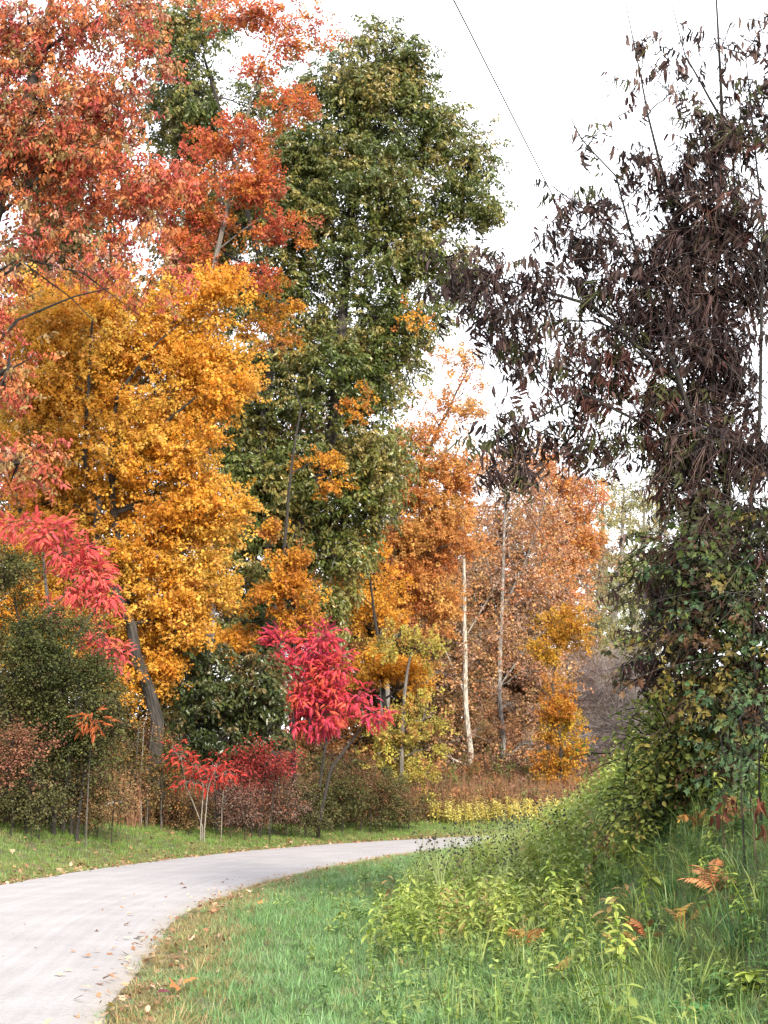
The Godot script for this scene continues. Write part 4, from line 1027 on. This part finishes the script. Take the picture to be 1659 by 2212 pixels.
# ------------------------------------------------------------------ small things
func small_things() -> void:
	# overhead lines
	var black := StandardMaterial3D.new()
	black.albedo_color = Color(0.10, 0.09, 0.10)
	black.roughness = 0.6
	for w: Array in [[980, 0, 1180, 395, 9.0, 0.008, "thicker overhead line crossing the white sky beside the green oak"], [1225, 0, 1360, 320, 10.2, 0.003, "faint thin overhead line nearest the brown tree's top"]]:
		var a := at_height(w[0], w[1], w[4])
		var b := at_height(w[2], w[3], w[4])
		var dir := (b - a).normalized()
		var from := a - dir * 14.0
		var o := thing("overhead_line", w[6], "power line", from, "overhead lines")
		var g := Geo.new()
		g.smooth = true
		var pts := []
		for k in 31:
			pts.append(dir * (70.0 * k / 30.0))
		g.tube(pts, taper(31, w[5], w[5]), 6)
		put("wire", g.mesh(black), o)
	# bare saplings and fallen wood
	for s: Array in [[308, 36.0, 1560, 0.022, "bare white sapling stem at the edge of the verge"], [282, 36.3, 1640, 0.013, "shorter bare sapling left of the white sapling stem"], [480, 36.5, 1690, 0.012, "bent pale twig right of the small scarlet sumac"]]:
		var foot := stand(at(s[0], 1700, s[1]))
		var o := thing("sapling", s[4], "sapling", foot, "bare saplings")
		var g := Geo.new()
		g.smooth = true
		var tip := at(s[0] + r(-6, 6), s[2], s[1]) - foot
		g.tube(bent(Vector3(0, -0.05, 0), tip, 5, 0.0, 0.02), taper(6, s[3], s[3] * 0.4), 6)
		put("stem", g.mesh(M.bark_pale), o)
		for k in 5:
			var p := tip * r(0.5, 0.98)
			var h := Geo.new()
			h.smooth = true
			h.tube([p, p + Vector3(r(-0.2, 0.2), r(0.1, 0.3), r(-0.2, 0.2))], [0.005, 0.002], 4)
			put("twig", h.mesh(M.bark_pale), o)
	for s: Array in [[905, 1728, 942, 1703, 50.0, 0.09, "pale fallen log with a broken end beside the yellow flower bed"], [925, 1730, 960, 1712, 50.5, 0.05, "thin pale fallen branch just right of the log"], [228, 1738, 266, 1730, 33.5, 0.035, "short white dead branch lying under the olive thicket"]]:
		var a := at(s[0], s[1], s[4])
		var b := at(s[2], s[3], s[4] + 0.4)
		var low := maxf(0.0, ground(a.x, a.z) - a.y + s[5])
		var o := thing("fallen_branch", s[6], "fallen wood", a + Vector3(0, low, 0))
		var g := Geo.new()
		g.smooth = true
		g.tube(bent(Vector3.ZERO, b - a, 5, 0.03, 0.02), taper(6, s[5], s[5] * 0.6), 8)
		put("trunk", g.mesh(M.bark_pale), o)
		var h := Geo.new()
		h.smooth = true
		h.tube([(b - a) * 0.6, (b - a) * 0.75 + Vector3(0.1, 0.2, 0.1)], [s[5] * 0.4, s[5] * 0.1], 5)
		put("stub", h.mesh(M.bark_pale), o)
	# sumac seedlings and other plants one can pick out on the bank
	for s: Array in [[1128, 2050, 7, 0.34, Color(0.46, 0.22, 0.05), "golden brown fern frond lowest and nearest the middle of the grass"], [1545, 1945, 11, 0.42, Color(0.42, 0.18, 0.07), "largest rust and gold fern, its fronds spread like a star, on the bank"], [1500, 1800, 6, 0.3, Color(0.40, 0.22, 0.06), "small tan fern above the star shaped fern"], [1585, 1790, 7, 0.3, Color(0.40, 0.20, 0.07), "rust fern next to the hanging brown leaves at the right edge"], [1400, 2045, 6, 0.3, Color(0.36, 0.13, 0.05), "dark rust fern low on the bank below the star shaped fern"], [1330, 1860, 6, 0.32, Color(0.42, 0.34, 0.07), "yellow fern at the edge of the bright weeds"], [1350, 2075, 5, 0.3, Color(0.42, 0.28, 0.07), "gold fern left of the dark rust fern"], [1620, 1690, 8, 0.36, Color(0.48, 0.38, 0.10), "pale yellow fern highest on the bank at the right edge"], [1480, 2010, 6, 0.32, Color(0.44, 0.30, 0.07), "yellow brown fern between the star shaped fern and the dark rust fern"], [1215, 2120, 4, 0.24, Color(0.40, 0.30, 0.08), "sparse yellowed fern near the bottom of the grass"]]:
		var foot := on_ground(s[0], s[1] + 12)
		var o := thing("fern", s[5], "fern", foot, "yellowed ferns on the bank")
		var fm := frond(rng.randi(), s[3] * 0.75, 9, s[3] * 0.2, 0.6, M.dry)
		for k in s[2]:
			var mm := MeshInstance3D.new()
			mm.name = "frond"
			mm.mesh = tinted(fm, shade(s[4].lerp(Color(0.40, 0.28, 0.14), r(0.0, 0.6)), r(0.6, 1.2)))
			var a: float = TAU * k / s[2] + r(-0.3, 0.3)
			mm.transform = Transform3D(facing(Vector3(cos(a), r(0.1, 2.0), sin(a)), r(-1.1, 1.1), r(0.45, 1.05)), Vector3(r(-0.07, 0.07), r(0.08, 0.19), r(-0.07, 0.07)))
			o.add_child(mm, true)
		var g := Geo.new()
		g.tube([Vector3(0, -0.05, 0), Vector3(0, 0.18, 0)], [0.006, 0.004], 4, s[4])
		put("stem", g.mesh(M.dry), o)
	# leafy plants near the eye
	for s: Array in [[1625, 2150, 16, 0.12, 0.065, Color(0.26, 0.32, 0.05), "yellow green broad leaved plant in the bottom right corner", 0.2], [1500, 2190, 5, 0.2, 0.06, Color(0.06, 0.19, 0.05), "dark green dock with long upright leaves at the bottom right", 0.08], [1640, 1720, 6, 0.16, 0.06, Color(0.26, 0.30, 0.07), "yellow green leafy plant at the right edge, high on the bank", 0.4], [1010, 2170, 7, 0.1, 0.055, Color(0.06, 0.16, 0.05), "low clump of round green leaves at the bottom of the grass", 0.06], [990, 1985, 6, 0.14, 0.06, Color(0.16, 0.26, 0.04), "large leaved yellow green weed in front of the weed patch", 0.3], [1110, 1960, 8, 0.14, 0.05, Color(0.18, 0.28, 0.05), "tall leafy weed in the middle front of the weed patch", 0.42], [905, 1945, 6, 0.15, 0.05, Color(0.17, 0.26, 0.05), "leafy weed at the left tip of the weed patch", 0.36]]:
		var foot := on_ground(s[0], s[1] + 25)
		var o := thing("leafy_plant", s[6], "plant", foot)
		var g := Geo.new()
		g.tube([Vector3(0, -0.05, 0), Vector3(0.01, s[7], 0.01)], [0.006, 0.003], 4, s[5])
		put("stem", g.mesh(M.grass), o)
		for k in s[2] * 2:
			var h := Geo.new()
			var a: float = k * 2.4 + r(-0.3, 0.3)
			var y: float = s[7] * (0.35 + 0.65 * k / (s[2] * 2.0))
			h.leaf(Vector3(0, y, 0), Vector3(cos(a), r(0.2, 0.9) if s[7] < 0.2 else r(-0.1, 0.5), sin(a)), Vector3.UP, s[3] * r(0.7, 1.15), s[4] * r(0.8, 1.15), OVAL, 0.25, r(0.1, 0.5), shade(s[5], r(0.75, 1.25)))
			put("leaf", h.mesh(M.grass), o)
	# withered stalks with hanging brown leaves
	for s: Array in [[1560, 1830, 1.0, 9, "dead stalk with drooping red brown leaves on the bank at the right"], [1640, 1840, 0.9, 6, "dead stalk with black brown leaves at the right edge of the picture"], [1310, 1850, 0.7, 8, "dark withered weed stalk at the right edge of the bright weeds"], [1400, 1740, 0.8, 8, "dark brown dead stalk below the yellow green bush"], [1205, 1800, 0.9, 5, "tall dark green stalk standing out of the bright weeds"]]:
		var foot := on_ground(s[0], s[1] + 40)
		var o := thing("dead_stalk", s[4], "plant", foot, "withered stalks")
		var tip := Vector3(r(-0.15, 0.05), s[2] * 0.62, r(-0.1, 0.1))
		var g := Geo.new()
		g.tube(bent(Vector3(0, -0.05, 0), tip, 4, 0.05, 0.03), taper(5, 0.008, 0.003), 4, Color(0.09, 0.05, 0.04))
		put("stem", g.mesh(M.dry), o)
		for k in s[3]:
			var h := Geo.new()
			var green: bool = s[4].contains("green stalk")
			h.leaf(tip * r(0.45, 1.0) + Vector3(r(-0.1, 0.1), 0, r(-0.1, 0.1)), Vector3(r(-0.5, 0.5), -1 if not green else 0.8, r(-0.5, 0.5)), ball(), 0.14, 0.05, LONG, 0.5, 0.5, shade(Color(0.05, 0.08, 0.025) if green else Color(0.13, 0.045, 0.03), r(0.6, 1.2)))
			put("leaf", h.mesh(M.dry), o)
	# clumps of long grass
	for s: Array in [[1600, 2060, 0.62, Color(0.05, 0.12, 0.05), "dark green clump of long grass at the right edge, below the star shaped fern"], [1040, 2020, 0.36, Color(0.07, 0.16, 0.07), "grey green grass clump just below the weed patch"], [1290, 2080, 0.45, Color(0.07, 0.15, 0.06), "upright grass clump left of the gold fern"], [1580, 2120, 0.55, Color(0.16, 0.19, 0.07), "arching yellowed grass clump near the bottom right corner"], [1440, 1930, 0.45, Color(0.08, 0.17, 0.06), "arching green grass clump left of the star shaped fern"]]:
		var foot := on_ground(s[0], s[1] + 10)
		var o := thing("grass_clump", s[4], "grass", foot, "clumps of long grass on the bank")
		for k in 3:
			put("blades", tinted(tuft(rng.randi(), 22, 0.09, s[2], 0.009, 1.2, M.grass), shade(s[3], r(0.85, 1.2))), o, "stuff")
	# fallen leaves one can pick out
	var shapes := {"star": flat_leaf(191, STAR, 0.11, 0.1), "lobed": flat_leaf(192, LOBED, 0.14, 0.07), "oval": flat_leaf(193, OVAL, 0.1, 0.05)}
	for s: Array in [[354, 2173, "star", Color(0.46, 0.16, 0.20), "pink fallen leaf in the grass near the bottom of the trail edge"], [410, 2145, "lobed", Color(0.44, 0.15, 0.05), "larger orange brown fallen leaf right of the pink leaf"], [371, 2155, "star", Color(0.34, 0.11, 0.04), "rust fallen leaf between the pink leaf and the orange leaf"], [562, 1965, "star", Color(0.46, 0.17, 0.05), "orange leaf caught in the green grass away from the trail"], [622, 1822, "star", Color(0.56, 0.26, 0.03), "bright orange leaf on the far edge of the trail"], [302, 1822, "oval", Color(0.5, 0.46, 0.42), "whitish curled leaf on the far verge"], [430, 1865, "lobed", Color(0.10, 0.06, 0.05), "dark curled leaf alone on the middle of the trail"], [622, 1857, "oval", Color(0.09, 0.06, 0.05), "small dark leaf on the trail near its bend"], [302, 2042, "lobed", Color(0.09, 0.07, 0.06), "blackish curled leaf at the near edge of the trail"], [345, 2032, "lobed", Color(0.12, 0.08, 0.06), "brown leaf standing on edge at the trail's near edge"], [268, 2075, "oval", Color(0.10, 0.08, 0.06), "dark leaf where the trail meets the dry grass"], [280, 2110, "oval", Color(0.46, 0.34, 0.22), "pale tan folded leaf in the dry grass"], [240, 2200, "star", Color(0.40, 0.30, 0.06), "yellow leaf at the very bottom beside the trail"]]:
		var p := on_ground(s[0], s[1])
		var sd := absf(off_trail(p.x, p.z))
		var o := thing("fallen_leaf", s[4], "leaf", p + Vector3(0, 0.05 if sd < HALF else 0.07, 0), "fallen leaves beside the trail")
		var m := put("blade", tinted(shapes[s[2]], s[3]), o)
		m.basis = upright(r(0.9, 1.2), 0.6)
	# leaves at the near edge of the trail that one could count
	for k in 70:
		var z := r(-24.0, -7.5)
		var x := -2.6
		while off_trail(x, z) < -HALF - 0.35:
			x -= 0.04
		x += 0.9 * absf(rng.randfn()) * (0.6 if k % 3 else -0.5)
		var o := thing("fallen_leaf", "small dry tan or rust leaf fallen at the near edge of the trail", "leaf", Vector3(x, ground(x, z) + (0.05 if absf(off_trail(x, z)) > HALF else 0.075), z), "small leaves fallen along the near edge of the trail")
		var m := put("blade", tinted(shapes[["star", "lobed", "oval"][k % 3]], shade([Color(0.30, 0.15, 0.08), Color(0.40, 0.27, 0.17), Color(0.18, 0.09, 0.06), Color(0.46, 0.34, 0.26)][rng.randi() % 4], r(0.7, 1.2))), o)
		m.basis = upright(r(0.35, 0.85), 0.8)
	# crumbs of leaf and twig on the trail
	var bits := thing("fallen_leaf", "scattered small dark crumbs of leaf on the trail", "leaf litter", Vector3(0, 0, 0))
	bits.set_meta("kind", "stuff")
	var where := []
	var tint := PackedColorArray()
	for k in 240:
		var q := trail[rng.randi_range(6, trail.size() - 12)] + Vector2(r(-1.8, 1.8), r(-0.6, 0.6))
		where.append(Transform3D(upright(r(0.15, 0.5), 0.3), Vector3(q.x, 0.062, q.y)))
		tint.append(shade(Color(0.10, 0.075, 0.06), r(0.6, 2.0)))
	spread("crumbs", shapes["oval"], where, tint, bits)

func tinted(m: ArrayMesh, c: Color) -> ArrayMesh:
	var a := m.surface_get_arrays(0)
	var cols: PackedColorArray = a[Mesh.ARRAY_COLOR]
	for k in cols.size():
		cols[k] = Color(cols[k].r * c.r, cols[k].g * c.g, cols[k].b * c.b)
	a[Mesh.ARRAY_COLOR] = cols
	var out := ArrayMesh.new()
	out.add_surface_from_arrays(Mesh.PRIMITIVE_TRIANGLES, a)
	out.surface_set_material(0, m.surface_get_material(0))
	return out
